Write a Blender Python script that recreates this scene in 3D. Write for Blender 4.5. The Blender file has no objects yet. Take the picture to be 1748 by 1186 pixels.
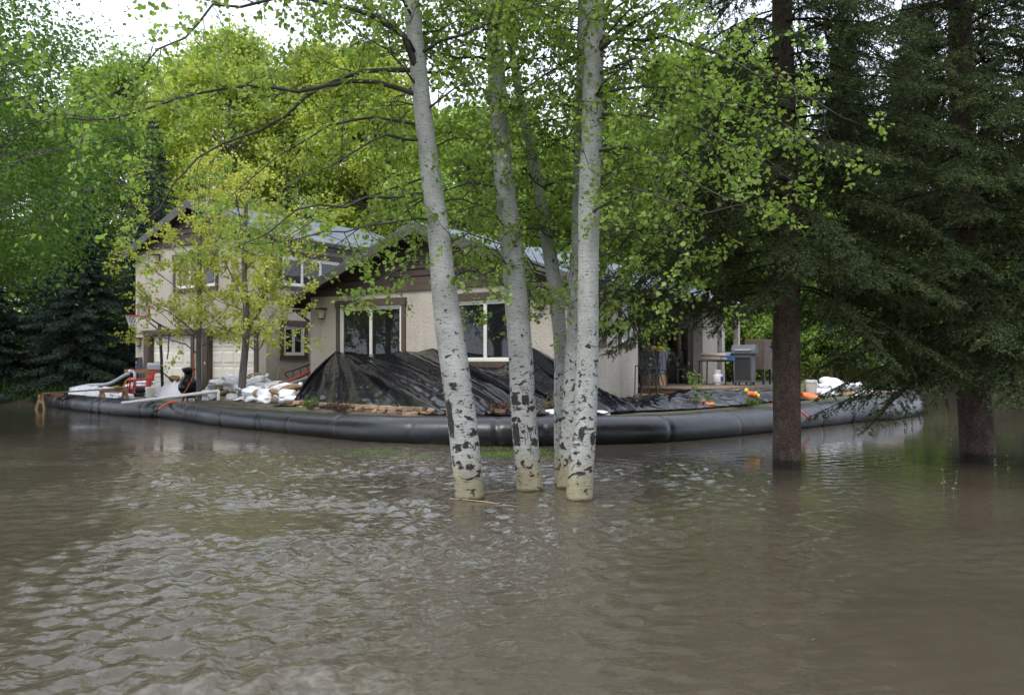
import bpy, math, random
import numpy as np
from mathutils import Vector, Matrix, noise as mnoise

SC = bpy.context.scene
C = SC.collection
R = math.radians
random.seed(7)
rng = np.random.default_rng(7)

# ------------------------------------------------------------ camera, sky, sun, exposure
CAM_H, FPX, CX, HY = 1.5, 1400.0, 874.0, 617.0
cam_d = bpy.data.cameras.new('camera')
cam_d.sensor_width = 36.0
cam_d.lens = FPX / 1748.0 * 36.0
cam_d.shift_y = (HY - 593.0) / 1748.0
cam_d.clip_start, cam_d.clip_end = 0.1, 2000.0
cam_d.dof.use_dof = True
cam_d.dof.focus_distance = 10.0
cam_d.dof.aperture_fstop = 2.8
cam = bpy.data.objects.new('camera', cam_d); C.objects.link(cam)
cam.location = (0, 0, CAM_H); cam.rotation_euler = (R(90), 0, 0)
SC.camera = cam

SUN_EL, SUN_AZ = 58.0, 215.0           # azimuth clockwise from +Y
world = bpy.data.worlds.new('World'); SC.world = world; world.use_nodes = True
wn = world.node_tree; wn.nodes.clear()
w_out = wn.nodes.new('ShaderNodeOutputWorld'); w_bg = wn.nodes.new('ShaderNodeBackground')
w_sky = wn.nodes.new('ShaderNodeTexSky'); w_sky.sky_type = 'NISHITA'; w_sky.sun_disc = False
w_sky.sun_elevation = R(SUN_EL); w_sky.sun_rotation = R(SUN_AZ)
w_sky.air_density = 1.0; w_sky.dust_density = 4.0; w_sky.ozone_density = 1.0
w_hs = wn.nodes.new('ShaderNodeHueSaturation'); w_hs.inputs['Saturation'].default_value = 0.10
w_mix = wn.nodes.new('ShaderNodeMix'); w_mix.data_type = 'RGBA'      # overcast: an even cloud layer over the clear sky
w_mix.inputs[0].default_value = 0.65
w_mix.inputs[7].default_value = (9.1, 10.0, 11.9, 1)
wn.links.new(w_sky.outputs[0], w_hs.inputs['Color']); wn.links.new(w_hs.outputs[0], w_mix.inputs[6])
wn.links.new(w_mix.outputs[2], w_bg.inputs['Color']); wn.links.new(w_bg.outputs[0], w_out.inputs['Surface'])
w_bg.inputs['Strength'].default_value = 0.15

sun_d = bpy.data.lights.new('sun', 'SUN'); sun_d.energy = 1.2; sun_d.angle = R(22); sun_d.color = (1.0, 0.95, 0.87)
sun = bpy.data.objects.new('sun', sun_d); C.objects.link(sun)
_a = R(SUN_AZ); _e = R(SUN_EL)
_dir = Vector((math.sin(_a) * math.cos(_e), math.cos(_a) * math.cos(_e), math.sin(_e)))
sun.rotation_euler = _dir.to_track_quat('Z', 'Y').to_euler()
SC.view_settings.view_transform = 'Standard'; SC.view_settings.look = 'None'
SC.view_settings.gamma = 1.0; SC.view_settings.use_curve_mapping = False
SC.view_settings.exposure = 0.6
SC.render.engine = 'CYCLES'
SC.cycles.max_bounces = 5; SC.cycles.diffuse_bounces = 2; SC.cycles.glossy_bounces = 2
SC.cycles.transmission_bounces = 4; SC.cycles.transparent_max_bounces = 6
SC.cycles.use_denoising = True; SC.cycles.use_adaptive_sampling = True; SC.cycles.adaptive_threshold = 0.02; SC.cycles.sample_clamp_indirect = 6.0

# ------------------------------------------------------------ pixel to place
def at(x, y, d): return Vector(((x - CX) / FPX * d, d, CAM_H - (y - HY) / FPX * d))
def gp(x, y, z=0.0):
    d = (CAM_H - z) * FPX / (y - HY)
    return Vector(((x - CX) / FPX * d, d, z))

# ------------------------------------------------------------ mesh helpers
class MB:
    def __init__(s): s.v = []; s.f = []; s.uv = None
    def add(s, vs, fs):
        o = len(s.v); s.v.extend([tuple(p) for p in vs]); s.f.extend([tuple(i + o for i in f) for f in fs]); return s
    def box(s, c, size, rot=None):
        hx, hy, hz = size[0] / 2, size[1] / 2, size[2] / 2
        vs = [Vector((sx * hx, sy * hy, sz * hz)) for sz in (-1, 1) for sx, sy in ((-1, -1), (1, -1), (1, 1), (-1, 1))]
        if rot is not None:
            m = rot if isinstance(rot, Matrix) else Matrix.Rotation(rot, 3, 'Z')
            vs = [m @ v for v in vs]
        vs = [v + Vector(c) for v in vs]
        return s.add(vs, [(0, 3, 2, 1), (4, 5, 6, 7), (0, 1, 5, 4), (1, 2, 6, 5), (2, 3, 7, 6), (3, 0, 4, 7)])
    def b(s, x0, x1, y0, y1, z0, z1):
        return s.box(((x0 + x1) / 2, (y0 + y1) / 2, (z0 + z1) / 2), (abs(x1 - x0), abs(y1 - y0), abs(z1 - z0)))
    def bar(s, a, b, w, h=None, up=(0, 0, 1)):
        a = Vector(a); b = Vector(b); h = h or w
        d = (b - a); L = d.length; d.normalize(); up = Vector(up)
        if abs(d.dot(up)) > .98: up = Vector((0, 1, 0))
        x = d.cross(up).normalized(); z = x.cross(d)
        m = Matrix((x, d, z)).transposed()
        return s.box((a + b) / 2, (w, L, h), m)
    def tube(s, pts, rad, n=6, cap=True, squash=1.0):
        pts = [Vector(p) for p in pts]
        if not hasattr(rad, '__len__'): rad = [rad] * len(pts)
        o = len(s.v); ref = None
        for i, p in enumerate(pts):
            t = (pts[min(i + 1, len(pts) - 1)] - pts[max(i - 1, 0)])
            if t.length < 1e-9: t = Vector((0, 0, 1))
            t.normalize()
            if ref is None:
                ref = t.orthogonal().normalized()
            ref = (ref - t * ref.dot(t))
            ref = ref.normalized() if ref.length > 1e-6 else t.orthogonal().normalized()
            bi = t.cross(ref); r = rad[i]
            for k in range(n):
                a = 2 * math.pi * k / n
                q = p + ref * (math.cos(a) * r) + bi * (math.sin(a) * r * squash)
                s.v.append((q.x, q.y, q.z))
        for i in range(len(pts) - 1):
            for k in range(n):
                k2 = (k + 1) % n
                s.f.append((o + i * n + k, o + i * n + k2, o + (i + 1) * n + k2, o + (i + 1) * n + k))
        if cap:
            s.f.append(tuple(o + k for k in range(n))[::-1])
            s.f.append(tuple(o + (len(pts) - 1) * n + k for k in range(n)))
        return s
    def lathe(s, prof, n=20, c=(0, 0, 0), cap=True):
        o = len(s.v)
        for r, z in prof:
            for k in range(n):
                a = 2 * math.pi * k / n
                s.v.append((c[0] + r * math.cos(a), c[1] + r * math.sin(a), c[2] + z))
        for i in range(len(prof) - 1):
            for k in range(n):
                k2 = (k + 1) % n
                s.f.append((o + i * n + k, o + i * n + k2, o + (i + 1) * n + k2, o + (i + 1) * n + k))
        if cap:
            s.f.append(tuple(o + k for k in range(n))[::-1]); s.f.append(tuple(o + (len(prof) - 1) * n + k for k in range(n)))
        return s
    def build(s, name, mat, parent=None, smooth=False, bevel=0):
        me = bpy.data.meshes.new(name); me.from_pydata(s.v, [], s.f); me.update()
        return link(name, me, mat, parent, smooth, bevel)

def link(name, me, mat, parent=None, smooth=False, bevel=0):
    if mat is not None: me.materials.append(mat)
    if smooth: me.polygons.foreach_set('use_smooth', [True] * len(me.polygons))
    o = bpy.data.objects.new(name, me); C.objects.link(o)
    if parent is not None: o.parent = parent
    if bevel:
        m = o.modifiers.new('bevel', 'BEVEL'); m.width = bevel; m.segments = 2; m.limit_method = 'ANGLE'
    return o

def np_mesh(name, V, faces, k):
    """V (n,3), faces (m,k) all of one size"""
    V = np.ascontiguousarray(V, dtype=np.float32); F = np.ascontiguousarray(faces, dtype=np.int32)
    me = bpy.data.meshes.new(name)
    me.vertices.add(len(V)); me.vertices.foreach_set('co', V.ravel())
    me.loops.add(F.size); me.loops.foreach_set('vertex_index', F.ravel())
    me.polygons.add(len(F)); me.polygons.foreach_set('loop_start', np.arange(0, F.size, k, dtype=np.int32))
    me.update(calc_edges=True)
    return me

def tag(o, label=None, cat=None, group=None, kind=None):
    if label: o['label'] = label
    if cat: o['category'] = cat
    if group: o['group'] = group
    if kind: o['kind'] = kind
    return o
def thing(name, label, cat, loc=(0, 0, 0), rz=0.0, group=None):
    o = bpy.data.objects.new(name, None); C.objects.link(o); o.location = loc; o.rotation_euler = (0, 0, rz)
    o.empty_display_size = 0.2
    return tag(o, label, cat, group)
def copy_tree(o, parent=None):
    c = o.copy(); C.objects.link(c)
    if parent is not None: c.parent = parent
    for ch in list(o.children): copy_tree(ch, c)
    return c

# ------------------------------------------------------------ materials
def _n(nt, t, **kw):
    n = nt.nodes.new(t)
    for k, v in kw.items(): setattr(n, k, v)
    return n
def ramp(nt, fac, stops):
    r = _n(nt, 'ShaderNodeValToRGB'); e = r.color_ramp.elements
    while len(e) < len(stops): e.new(0.5)
    for i, (p, c) in enumerate(stops):
        e[i].position = p; e[i].color = (c, c, c, 1) if not hasattr(c, '__len__') else (*c[:3], 1)
    nt.links.new(fac, r.inputs[0]); return r.outputs[0]
def mixc(nt, fac, a, b, mode='MIX'):
    m = _n(nt, 'ShaderNodeMix', data_type='RGBA', blend_type=mode)
    for sock, v in ((m.inputs[0], fac), (m.inputs[6], a), (m.inputs[7], b)):
        if hasattr(v, 'is_linked') or hasattr(v, 'links'): nt.links.new(v, sock)
        elif hasattr(v, '__len__'): sock.default_value = (*v[:3], 1)
        else: sock.default_value = v
    return m.outputs[2]
def mth(nt, op, a, b=0.0, c=0.0):
    m = _n(nt, 'ShaderNodeMath', operation=op)
    for i, v in enumerate((a, b, c)):
        if hasattr(v, 'links'): nt.links.new(v, m.inputs[i])
        else: m.inputs[i].default_value = v
    return m.outputs[0]
def tex(nt, vec, scale, detail=4.0, rough=0.55, dist=0.0, mapping=None):
    n = _n(nt, 'ShaderNodeTexNoise'); n.inputs['Scale'].default_value = scale
    n.inputs['Detail'].default_value = detail; n.inputs['Roughness'].default_value = rough; n.inputs['Distortion'].default_value = dist
    if mapping is not None:
        m = _n(nt, 'ShaderNodeMapping'); m.inputs['Scale'].default_value = mapping; nt.links.new(vec, m.inputs[0]); vec = m.outputs[0]
    nt.links.new(vec, n.inputs['Vector']); return n.outputs[0]
def bumpn(nt, h, strength, dist):
    b = _n(nt, 'ShaderNodeBump'); b.inputs['Strength'].default_value = strength; b.inputs['Distance'].default_value = dist
    nt.links.new(h, b.inputs['Height']); return b.outputs[0]
MATS = {}
def newmat(name):
    m = bpy.data.materials.new(name); m.use_nodes = True
    nt = m.node_tree; p = nt.nodes['Principled BSDF']; MATS[name] = m
    return m, nt, p
def pm(name, col, rough=0.6, var=0.25, vscale=4.0, bump=0.0, bscale=40.0, metallic=0.0, spec=0.5, stretch=None, bd=0.01, objrand=0.0):
    m, nt, p = newmat(name)
    tc = _n(nt, 'ShaderNodeTexCoord'); v = tc.outputs['Object']
    f = tex(nt, v, vscale, 5, .6, 0, stretch)
    lo = tuple(c * (1 - var) for c in col); hi = tuple(min(1, c * (1 + var)) for c in col)
    c = ramp(nt, f, [(0.3, lo), (0.7, hi)])
    if objrand:
        oi = _n(nt, 'ShaderNodeObjectInfo')
        k = mth(nt, 'MULTIPLY_ADD', oi.outputs['Random'], 2 * objrand, 1 - objrand)
        hs = _n(nt, 'ShaderNodeHueSaturation'); nt.links.new(k, hs.inputs['Value']); nt.links.new(c, hs.inputs['Color']); c = hs.outputs[0]
    nt.links.new(c, p.inputs['Base Color'])
    r2 = ramp(nt, tex(nt, v, vscale * 2.3, 3), [(0.3, max(0.02, rough - .08)), (0.7, min(1, rough + .08))])
    nt.links.new(r2, p.inputs['Roughness'])
    p.inputs['Metallic'].default_value = metallic; p.inputs['Specular IOR Level'].default_value = spec
    if bump:
        nt.links.new(bumpn(nt, tex(nt, v, bscale, 4, .6, 0, stretch), bump, bd), p.inputs['Normal'])
    return m
def leafmat(name, c0, c1, trans=0.45, tcol=None, rough=0.5, objrand=0.0, spec=0.3):
    m, nt, p = newmat(name)
    g = _n(nt, 'ShaderNodeNewGeometry')
    c = ramp(nt, g.outputs['Random Per Island'], [(0.0, c0), (1.0, c1)])
    pos = tex(nt, g.outputs['Position'], 0.9, 2)
    k = ramp(nt, pos, [(0.3, 0.78), (0.7, 1.18)])
    c = mixc(nt, 1.0, c, k, 'MULTIPLY')
    if objrand:
        oi = _n(nt, 'ShaderNodeObjectInfo')
        kk = mth(nt, 'MULTIPLY_ADD', oi.outputs['Random'], 2 * objrand, 1 - objrand)
        hs = _n(nt, 'ShaderNodeHueSaturation'); nt.links.new(kk, hs.inputs['Value']); nt.links.new(c, hs.inputs['Color']); c = hs.outputs[0]
    nt.links.new(c, p.inputs['Base Color']); p.inputs['Roughness'].default_value = rough
    p.inputs['Specular IOR Level'].default_value = spec
    t = _n(nt, 'ShaderNodeBsdfTranslucent')
    tc = mixc(nt, 1.0, c, tcol or (1.18, 1.22, 0.6), 'MULTIPLY'); nt.links.new(tc, t.inputs['Color'])
    mx = _n(nt, 'ShaderNodeMixShader'); mx.inputs[0].default_value = trans
    nt.links.new(p.outputs[0], mx.inputs[1]); nt.links.new(t.outputs[0], mx.inputs[2])
    nt.links.new(mx.outputs[0], nt.nodes['Material Output'].inputs['Surface'])
    return m

def mk_stucco():
    m, nt, p = newmat('stucco'); tc = _n(nt, 'ShaderNodeTexCoord'); v = tc.outputs['Object']
    c = ramp(nt, tex(nt, v, 1.1, 6, .65), [(.3, (.475, .42, .35)), (.7, (.565, .505, .43))])
    c = mixc(nt, 1.0, c, ramp(nt, tex(nt, v, 22, 5, .7), [(.3, .84), (.7, 1.1)]), 'MULTIPLY')
    c = mixc(nt, 1.0, c, ramp(nt, tex(nt, v, 1.0, 5, .6, 0, (3.2, 3.2, .22)), [(.30, .80), (.48, 1.0)]), 'MULTIPLY')       # rain streaks
    z = _n(nt, 'ShaderNodeSeparateXYZ'); nt.links.new(v, z.inputs[0])
    sp = ramp(nt, mth(nt, 'ADD', z.outputs[2], mth(nt, 'MULTIPLY', tex(nt, v, 5, 5, .7), .7)), [(.75, (.62, .56, .48)), (1.0, (1, 1, 1))])
    c = mixc(nt, 1.0, c, sp, 'MULTIPLY')                                                                                       # mud splash at the foot
    nt.links.new(c, p.inputs['Base Color']); p.inputs['Roughness'].default_value = .92; p.inputs['Specular IOR Level'].default_value = .2
    nt.links.new(bumpn(nt, tex(nt, v, 16, 6, .7, .6), 1.0, .035), p.inputs['Normal']); return m
M_stucco = mk_stucco()
M_trim = pm('brown_trim', (0.085, 0.058, 0.043), .7, .3, 3, .3, 30, stretch=(6, 6, 1))
M_siding = pm('brown_siding', (0.062, 0.042, 0.036), .7, .3, 2, .5, 20, stretch=(1, 8, 8), objrand=.22)
M_soffit = pm('dark_soffit', (0.045, 0.034, 0.028), .8, .25, 3)
M_fascia = pm('grey_fascia', (0.085, 0.075, 0.068), .65, .25, 2.5, .3, 18)
M_white = pm('white_vinyl', (0.72, 0.69, 0.62), .4, .05, 3)
M_door = pm('cream_door', (0.76, 0.71, 0.61), .5, .05, 2)
def mk_roof():
    m, nt, p = newmat('asphalt_shingle')
    tc = _n(nt, 'ShaderNodeTexCoord')
    br = _n(nt, 'ShaderNodeTexBrick'); br.inputs['Scale'].default_value = 1.0
    br.inputs['Brick Width'].default_value = .33; br.inputs['Row Height'].default_value = .14; br.inputs['Mortar Size'].default_value = .006
    br.inputs['Color1'].default_value = (.105, .125, .14, 1); br.inputs['Color2'].default_value = (.15, .175, .195, 1); br.inputs['Mortar'].default_value = (.04, .045, .05, 1)
    nt.links.new(tc.outputs['UV'], br.inputs['Vector'])
    c = mixc(nt, 1.0, br.outputs['Color'], ramp(nt, tex(nt, tc.outputs['Object'], 1.2, 5), [(.3, .75), (.7, 1.2)]), 'MULTIPLY')
    nt.links.new(c, p.inputs['Base Color']); p.inputs['Roughness'].default_value = .78
    nt.links.new(bumpn(nt, br.outputs['Fac'], -.5, .01), p.inputs['Normal'])
    return m
M_roof = mk_roof()
def mk_glass():
    m, nt, p = newmat('window_glass')
    p.inputs['Base Color'].default_value = (.012, .014, .014, 1); p.inputs['Roughness'].default_value = .03
    p.inputs['Specular IOR Level'].default_value = .6
    tc = _n(nt, 'ShaderNodeTexCoord')
    nt.links.new(bumpn(nt, tex(nt, tc.outputs['Object'], 1.5, 1), .05, .02), p.inputs['Normal'])
    return m
M_glass = mk_glass()
def mk_tube():
    m, nt, p = newmat('black_pvc')
    g = _n(nt, 'ShaderNodeNewGeometry'); v = g.outputs['Position']
    d = tex(nt, v, 2.2, 6, .65)
    c = ramp(nt, d, [(.35, (.007, .0075, .009)), (.64, (.011, .012, .014)), (.85, (.030, .028, .026))])
    nt.links.new(c, p.inputs['Base Color'])
    nt.links.new(ramp(nt, tex(nt, v, 5, 5), [(.3, .26), (.7, .40)]), p.inputs['Roughness'])
    nt.links.new(bumpn(nt, tex(nt, v, 7, 4), .25, .02), p.inputs['Normal'])
    return m
M_tube = mk_tube()
def mk_tarp(name, col, rough, bs):
    m, nt, p = newmat(name)
    g = _n(nt, 'ShaderNodeNewGeometry'); v = g.outputs['Position']
    dust = ramp(nt, tex(nt, v, 1.6, 6, .7), [(.72, 0.0), (.84, .25)])
    nt.links.new(mixc(nt, dust, col, (.11, .085, .06) if col[0] < .1 else (.45, .42, .36)), p.inputs['Base Color'])
    nt.links.new(mth(nt, 'MULTIPLY_ADD', dust, .5, rough), p.inputs['Roughness'])
    h = tex(nt, v, bs, 5, .62, .6)
    nt.links.new(bumpn(nt, h, .22, .02), p.inputs['Normal'])
    if col[0] < .1: p.inputs['Specular IOR Level'].default_value = .24
    return m
M_tarp = mk_tarp('black_plastic', (.006, .0065, .009), .17, 4)
M_wsheet = mk_tarp('white_plastic', (.66, .66, .68), .42, 8)
M_wbag = pm('white_sandbag', (.76, .76, .77), .55, .12, 6, .6, 18, bd=.02, objrand=.06)
M_tbag = pm('burlap', (.24, .165, .085), .9, .25, 5, .8, 90, bd=.006, objrand=.18)
M_obag = pm('orange_bag', (.75, .17, .03), .55, .2, 9, .5, 20, bd=.02)
M_wood = pm('lumber', (.33, .19, .085), .65, .25, 3, .3, 30, stretch=(1, 6, 6))
M_plank = pm('brown_plank', (.16, .085, .045), .7, .3, 3, .3, 30)
M_deck = pm('deck_board', (.19, .135, .095), .75, .25, 3, .3, 30, objrand=.2)
M_red = pm('red_plastic', (.50, .022, .03), .38, .1, 3)
M_orange = pm('orange_hose', (.62, .115, .03), .45, .12, 6)
M_redhose = pm('red_hose', (.36, .045, .03), .6, .2, 8)
M_pvc = pm('white_pvc', (.72, .72, .70), .35, .06, 4)
M_greyhose = pm('grey_hose', (.36, .40, .44), .45, .12, 6)
M_black = pm('black_metal', (.018, .018, .019), .45, .25, 6)
M_grey = pm('grey_metal', (.055, .058, .062), .42, .15, 4)
M_lgrey = pm('pale_grey_metal', (.42, .44, .47), .45, .12, 4)
M_rust = pm('iron', (.045, .032, .028), .7, .4, 9)
M_stone = pm('fieldstone', (.25, .165, .105), .85, .35, 7, .8, 22, bd=.02, objrand=.4)
M_soil = pm('soil', (.06, .045, .032), .95, .35, 3, 1.0, 20)
M_paver = pm('driveway_paver', (.21, .165, .14), .85, .2, 2, .5, 30)
M_blue = pm('blue_plastic', (.03, .11, .36), .4, .1, 4)
M_cush = pm('tan_cushion', (.40, .32, .25), .9, .1, 5, .3, 60)
M_bin = pm('grey_bin', (.115, .13, .15), .55, .12, 3)
M_card = pm('cardboard', (.33, .20, .09), .85, .12, 4)
M_yellow = pm('yellow_paint', (.75, .52, .02), .5, .1, 4)
M_lampglass = pm('lamp_glass', (.60, .47, .29), .4, .15, 5)
M_net = pm('white_net', (.75, .75, .74), .7, .05, 5)
M_clear = pm('backboard_sheet', (.40, .38, .37), .2, .06, 3)
M_rattan = pm('rattan', (.42, .30, .19), .7, .2, 6)
M_sprucetwig = pm('spruce_twig', (.028, .022, .017), .95, .3, 8, spec=.08)
M_dusty = pm('dusty_white', (.48, .46, .41), .5, .12, 6)
M_scar = pm('bark_scar', (.030, .026, .025), .85, .45, 20, .8, 60)
M_twig = pm('dark_twig', (.060, .052, .045), .85, .3, 8)
M_greybark = pm('grey_bark', (.13, .115, .10), .9, .35, 5, .9, 30, stretch=(5, 5, 1), bd=.02)
def mk_sprucebark():
    m, nt, p = newmat('spruce_bark')
    tc = _n(nt, 'ShaderNodeTexCoord'); v = tc.outputs['Object']
    vo = _n(nt, 'ShaderNodeTexVoronoi'); mp = _n(nt, 'ShaderNodeMapping'); mp.inputs['Scale'].default_value = (17, 17, 7)
    nt.links.new(v, mp.inputs[0]); nt.links.new(mp.outputs[0], vo.inputs['Vector'])
    n1 = tex(nt, v, 6, 5, .65, 0, (1, 1, .5))
    c = ramp(nt, n1, [(.3, (.058, .037, .028)), (.55, (.125, .082, .062)), (.75, (.20, .145, .115))])
    c = mixc(nt, 1.0, c, ramp(nt, vo.outputs['Distance'], [(0, 1.35), (.7, .32)]), 'MULTIPLY')
    z = _n(nt, 'ShaderNodeSeparateXYZ'); nt.links.new(v, z.inputs[0])
    wet = ramp(nt, mth(nt, 'ADD', z.outputs[2], mth(nt, 'MULTIPLY', n1, .06)), [(.15, .3), (.19, 1.0)])
    c = mixc(nt, 1.0, c, wet, 'MULTIPLY')          # soaked bark above the waterline
    nt.links.new(c, p.inputs['Base Color']); p.inputs['Roughness'].default_value = .9
    nt.links.new(bumpn(nt, vo.outputs['Distance'], -1.0, .03), p.inputs['Normal'])
    return m
M_sprucebark = mk_sprucebark()
def mk_aspen():
    m, nt, p = newmat('aspen_bark')
    tc = _n(nt, 'ShaderNodeTexCoord'); uv = tc.outputs['UV']
    sx = _n(nt, 'ShaderNodeSeparateXYZ'); nt.links.new(uv, sx.inputs[0]); hgt = sx.outputs[1]
    base = ramp(nt, tex(nt, uv, 3.0, 5, .6), [(.3, (.285, .292, .265)), (.7, (.455, .455, .425))])
    fine = ramp(nt, tex(nt, uv, 1.0, 3, .6, 0, (9, 70, 1)), [(.35, .80), (.6, 1.08)])
    base = mixc(nt, 1.0, base, fine, 'MULTIPLY')
    # fresh tan bark just above the water, greenish wet edge at the very bottom
    hn = mth(nt, 'ADD', hgt, mth(nt, 'MULTIPLY_ADD', tex(nt, uv, 5, 4), .34, -.17))
    tan = ramp(nt, mth(nt, 'MULTIPLY', hn, 1.0), [(.20, (.84, .74, .52)), (.50, (1, 1, 1))])
    base = mixc(nt, 1.0, base, tan, 'MULTIPLY')
    # lenticels
    len_ = ramp(nt, tex(nt, uv, 1.0, 2, .5, .3, (16, 62, 1)), [(.64, 0.0), (.675, 1.0)])
    low = ramp(nt, hgt, [(0.0, 1.0), (1.0, 0.0)])
    # dark scars, many near the foot of the trunk and few above
    hl = mth(nt, 'MULTIPLY', hgt, 0.38)
    thr = ramp(nt, hl, [(.03, .60), (.14, .545), (.45, .555), (.72, .625), (1.0, .66)])
    n2 = tex(nt, uv, 1.0, 6, .60, .55, (10, 13, 1))
    sc = mth(nt, 'MULTIPLY', mth(nt, 'SUBTRACT', n2, thr), 32.0)
    sc = _clamp(nt, sc)
    # eye shaped knots
    vo = _n(nt, 'ShaderNodeTexVoronoi'); mp = _n(nt, 'ShaderNodeMapping'); mp.inputs['Scale'].default_value = (5.2, 6.0, 1)
    warp = _n(nt, 'ShaderNodeVectorMath', operation='ADD')
    nz = _n(nt, 'ShaderNodeTexNoise'); nz.inputs['Scale'].default_value = 14; nt.links.new(uv, nz.inputs['Vector'])
    sc2 = _n(nt, 'ShaderNodeVectorMath', operation='SCALE'); nt.links.new(nz.outputs['Color'], sc2.inputs[0]); sc2.inputs['Scale'].default_value = .05
    nt.links.new(uv, warp.inputs[0]); nt.links.new(sc2.outputs[0], warp.inputs[1]); nt.links.new(warp.outputs[0], mp.inputs[0])
    nt.links.new(mp.outputs[0], vo.inputs['Vector'])
    wv = _n(nt, 'ShaderNodeSeparateXYZ'); nt.links.new(vo.outputs['Color'], wv.inputs[0])
    size = mth(nt, 'MULTIPLY_ADD', wv.outputs[0], .34, -.12)
    kn = _clamp(nt, mth(nt, 'MULTIPLY', mth(nt, 'SUBTRACT', size, vo.outputs['Distance']), 30.0))
    dark = mth(nt, 'MAXIMUM', mth(nt, 'MAXIMUM', sc, kn), mth(nt, 'MULTIPLY', len_, .85))
    dcol = ramp(nt, tex(nt, uv, 30, 4), [(.3, (.016, .014, .014)), (.75, (.060, .052, .048))])
    col = mixc(nt, dark, base, dcol)
    wet = ramp(nt, mth(nt, 'ADD', hgt, mth(nt, 'MULTIPLY', tex(nt, uv, 9, 3), .05)), [(.035, (.16, .15, .07)), (.07, (1, 1, 1))])
    col = mixc(nt, 1.0, col, wet, 'MULTIPLY')
    nt.links.new(col, p.inputs['Base Color']); p.inputs['Roughness'].default_value = .72; p.inputs['Specular IOR Level'].default_value = .3
    nt.links.new(bumpn(nt, mth(nt, 'ADD', dark, mth(nt, 'MULTIPLY', fine, .5)), .55, .012), p.inputs['Normal'])
    return m
def _clamp(nt, v):
    c = _n(nt, 'ShaderNodeClamp'); nt.links.new(v, c.inputs[0]); return c.outputs[0]
M_aspen = mk_aspen()

L_aspen = leafmat('aspen_leaf', (.165, .258, .052), (.33, .44, .12), .52)
L_maple = leafmat('young_maple_leaf', (.40, .46, .08), (.58, .62, .16), .5, (1.15, 1.1, .6))
L_bg = leafmat('bright_foliage', (.16, .255, .042), (.30, .41, .085), .5, objrand=.2)
L_yel = leafmat('yellow_green_foliage', (.245, .315, .05), (.42, .47, .10), .5, objrand=.15)
L_mid = leafmat('mid_green_foliage', (.065, .135, .025), (.15, .255, .045), .45)
L_spruce = leafmat('spruce_needle', (.038, .056, .025), (.105, .138, .058), .22, (1.1, 1.1, .7), .75, 0, .08)
L_bluespruce = leafmat('blue_spruce_needle', (.026, .046, .034), (.07, .10, .072), .15, (1, 1, .8), .75, 0, .1)
L_grass = leafmat('grass_blade', (.07, .15, .02), (.17, .27, .05), .4)
L_heather = leafmat('heather', (.075, .038, .022), (.14, .075, .04), .2)
L_brush = leafmat('dry_brush', (.12, .075, .04), (.17, .17, .05), .3)
# ============================================================ GROUND AND WATER
LX, LY = Vector((.816, -.578, 0)).normalized(), Vector((.578, .816, 0)).normalized()
P0 = Vector((1.546, 19.5, 0)); HROT = math.atan2(LX.y, LX.x)
def hw(x, y, z=0.0): return P0 + LX * x + LY * y + Vector((0, 0, z))
def hl(p): d = Vector((p[0], p[1], 0)) - P0; return d.dot(LX), d.dot(LY)

WL = [(-15.2, 33.5), (-16.3, 31.2), (-16.2, 28.6), (-14.8, 26.6), (-12.8, 24.5), (-10.9, 22.8), (-8.8, 21.3), (-7.1, 19.3), (-5.1, 17.4), (-3.6, 16.05),
      (-2.5, 15.2), (-1.26, 14.75), (0, 14.5), (1.55, 14.75), (3.1, 15.35), (5.5, 17.35), (6.5, 18.3), (8.5, 20.15), (10.2, 21.5),
      (11.75, 23.6), (12.9, 26.6), (13.9, 30.0), (14.4, 33.5), (13.6, 36.5), (10.5, 38.6)]
def catmull(P, step):
    P = [Vector((*p, 0)) if len(p) == 2 else Vector(p) for p in P]; out = []
    for i in range(len(P) - 1):
        a, b, c, d = P[max(i - 1, 0)], P[i], P[i + 1], P[min(i + 2, len(P) - 1)]
        n = max(2, int((c - b).length / step))
        for k in range(n):
            t = k / n
            out.append(.5 * ((2 * b) + (c - a) * t + (2 * a - 5 * b + 4 * c - d) * t * t + (3 * b - a - 3 * c + d) * t ** 3))
    out.append(P[-1]); return out
WLP = catmull(WL, .034)
DAM = []                                   # centre line, inward of the waterline
for i, p in enumerate(WLP):
    t = (WLP[min(i + 3, len(WLP) - 1)] - WLP[max(i - 3, 0)]).normalized()
    DAM.append(p + Vector((-t.y, t.x, 0)) * .37)
dam_np = np.array([(p.x, p.y) for p in DAM])
poly = np.vstack([dam_np[::6], [(8, 60), (-14, 60)]])
def inside(X, Y):
    r = np.zeros(X.shape, bool); n = len(poly); j = n - 1
    for i in range(n):
        xi, yi = poly[i]; xj, yj = poly[j]
        c = ((yi > Y) != (yj > Y)) & (X < (xj - xi) * (Y - yi) / (yj - yi + 1e-12) + xi)
        r ^= c; j = i
    return r
def sst(a, b, x): t = np.clip((x - a) / (b - a), 0, 1); return t * t * (3 - 2 * t)
def vnoise(X, Y, s, seed=0.0):
    f = np.frompyfunc(lambda a, b: mnoise.noise((a * s + seed, b * s - seed, seed * 1.7)), 2, 1)
    return f(X, Y).astype(float)
def yard_h(X, Y):
    dx, dy = X - P0.x, Y - P0.y
    hx = dx * LX.x + dy * LX.y; hy = dx * LY.x + dy * LY.y
    near = sst(-11.5, -9.0, hx) * (1 - sst(4.5, 8.0, hx))
    return .30 + near * (.16 * sst(-7, -4, hy) + .08 * sst(-2, 2, hy))
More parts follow.
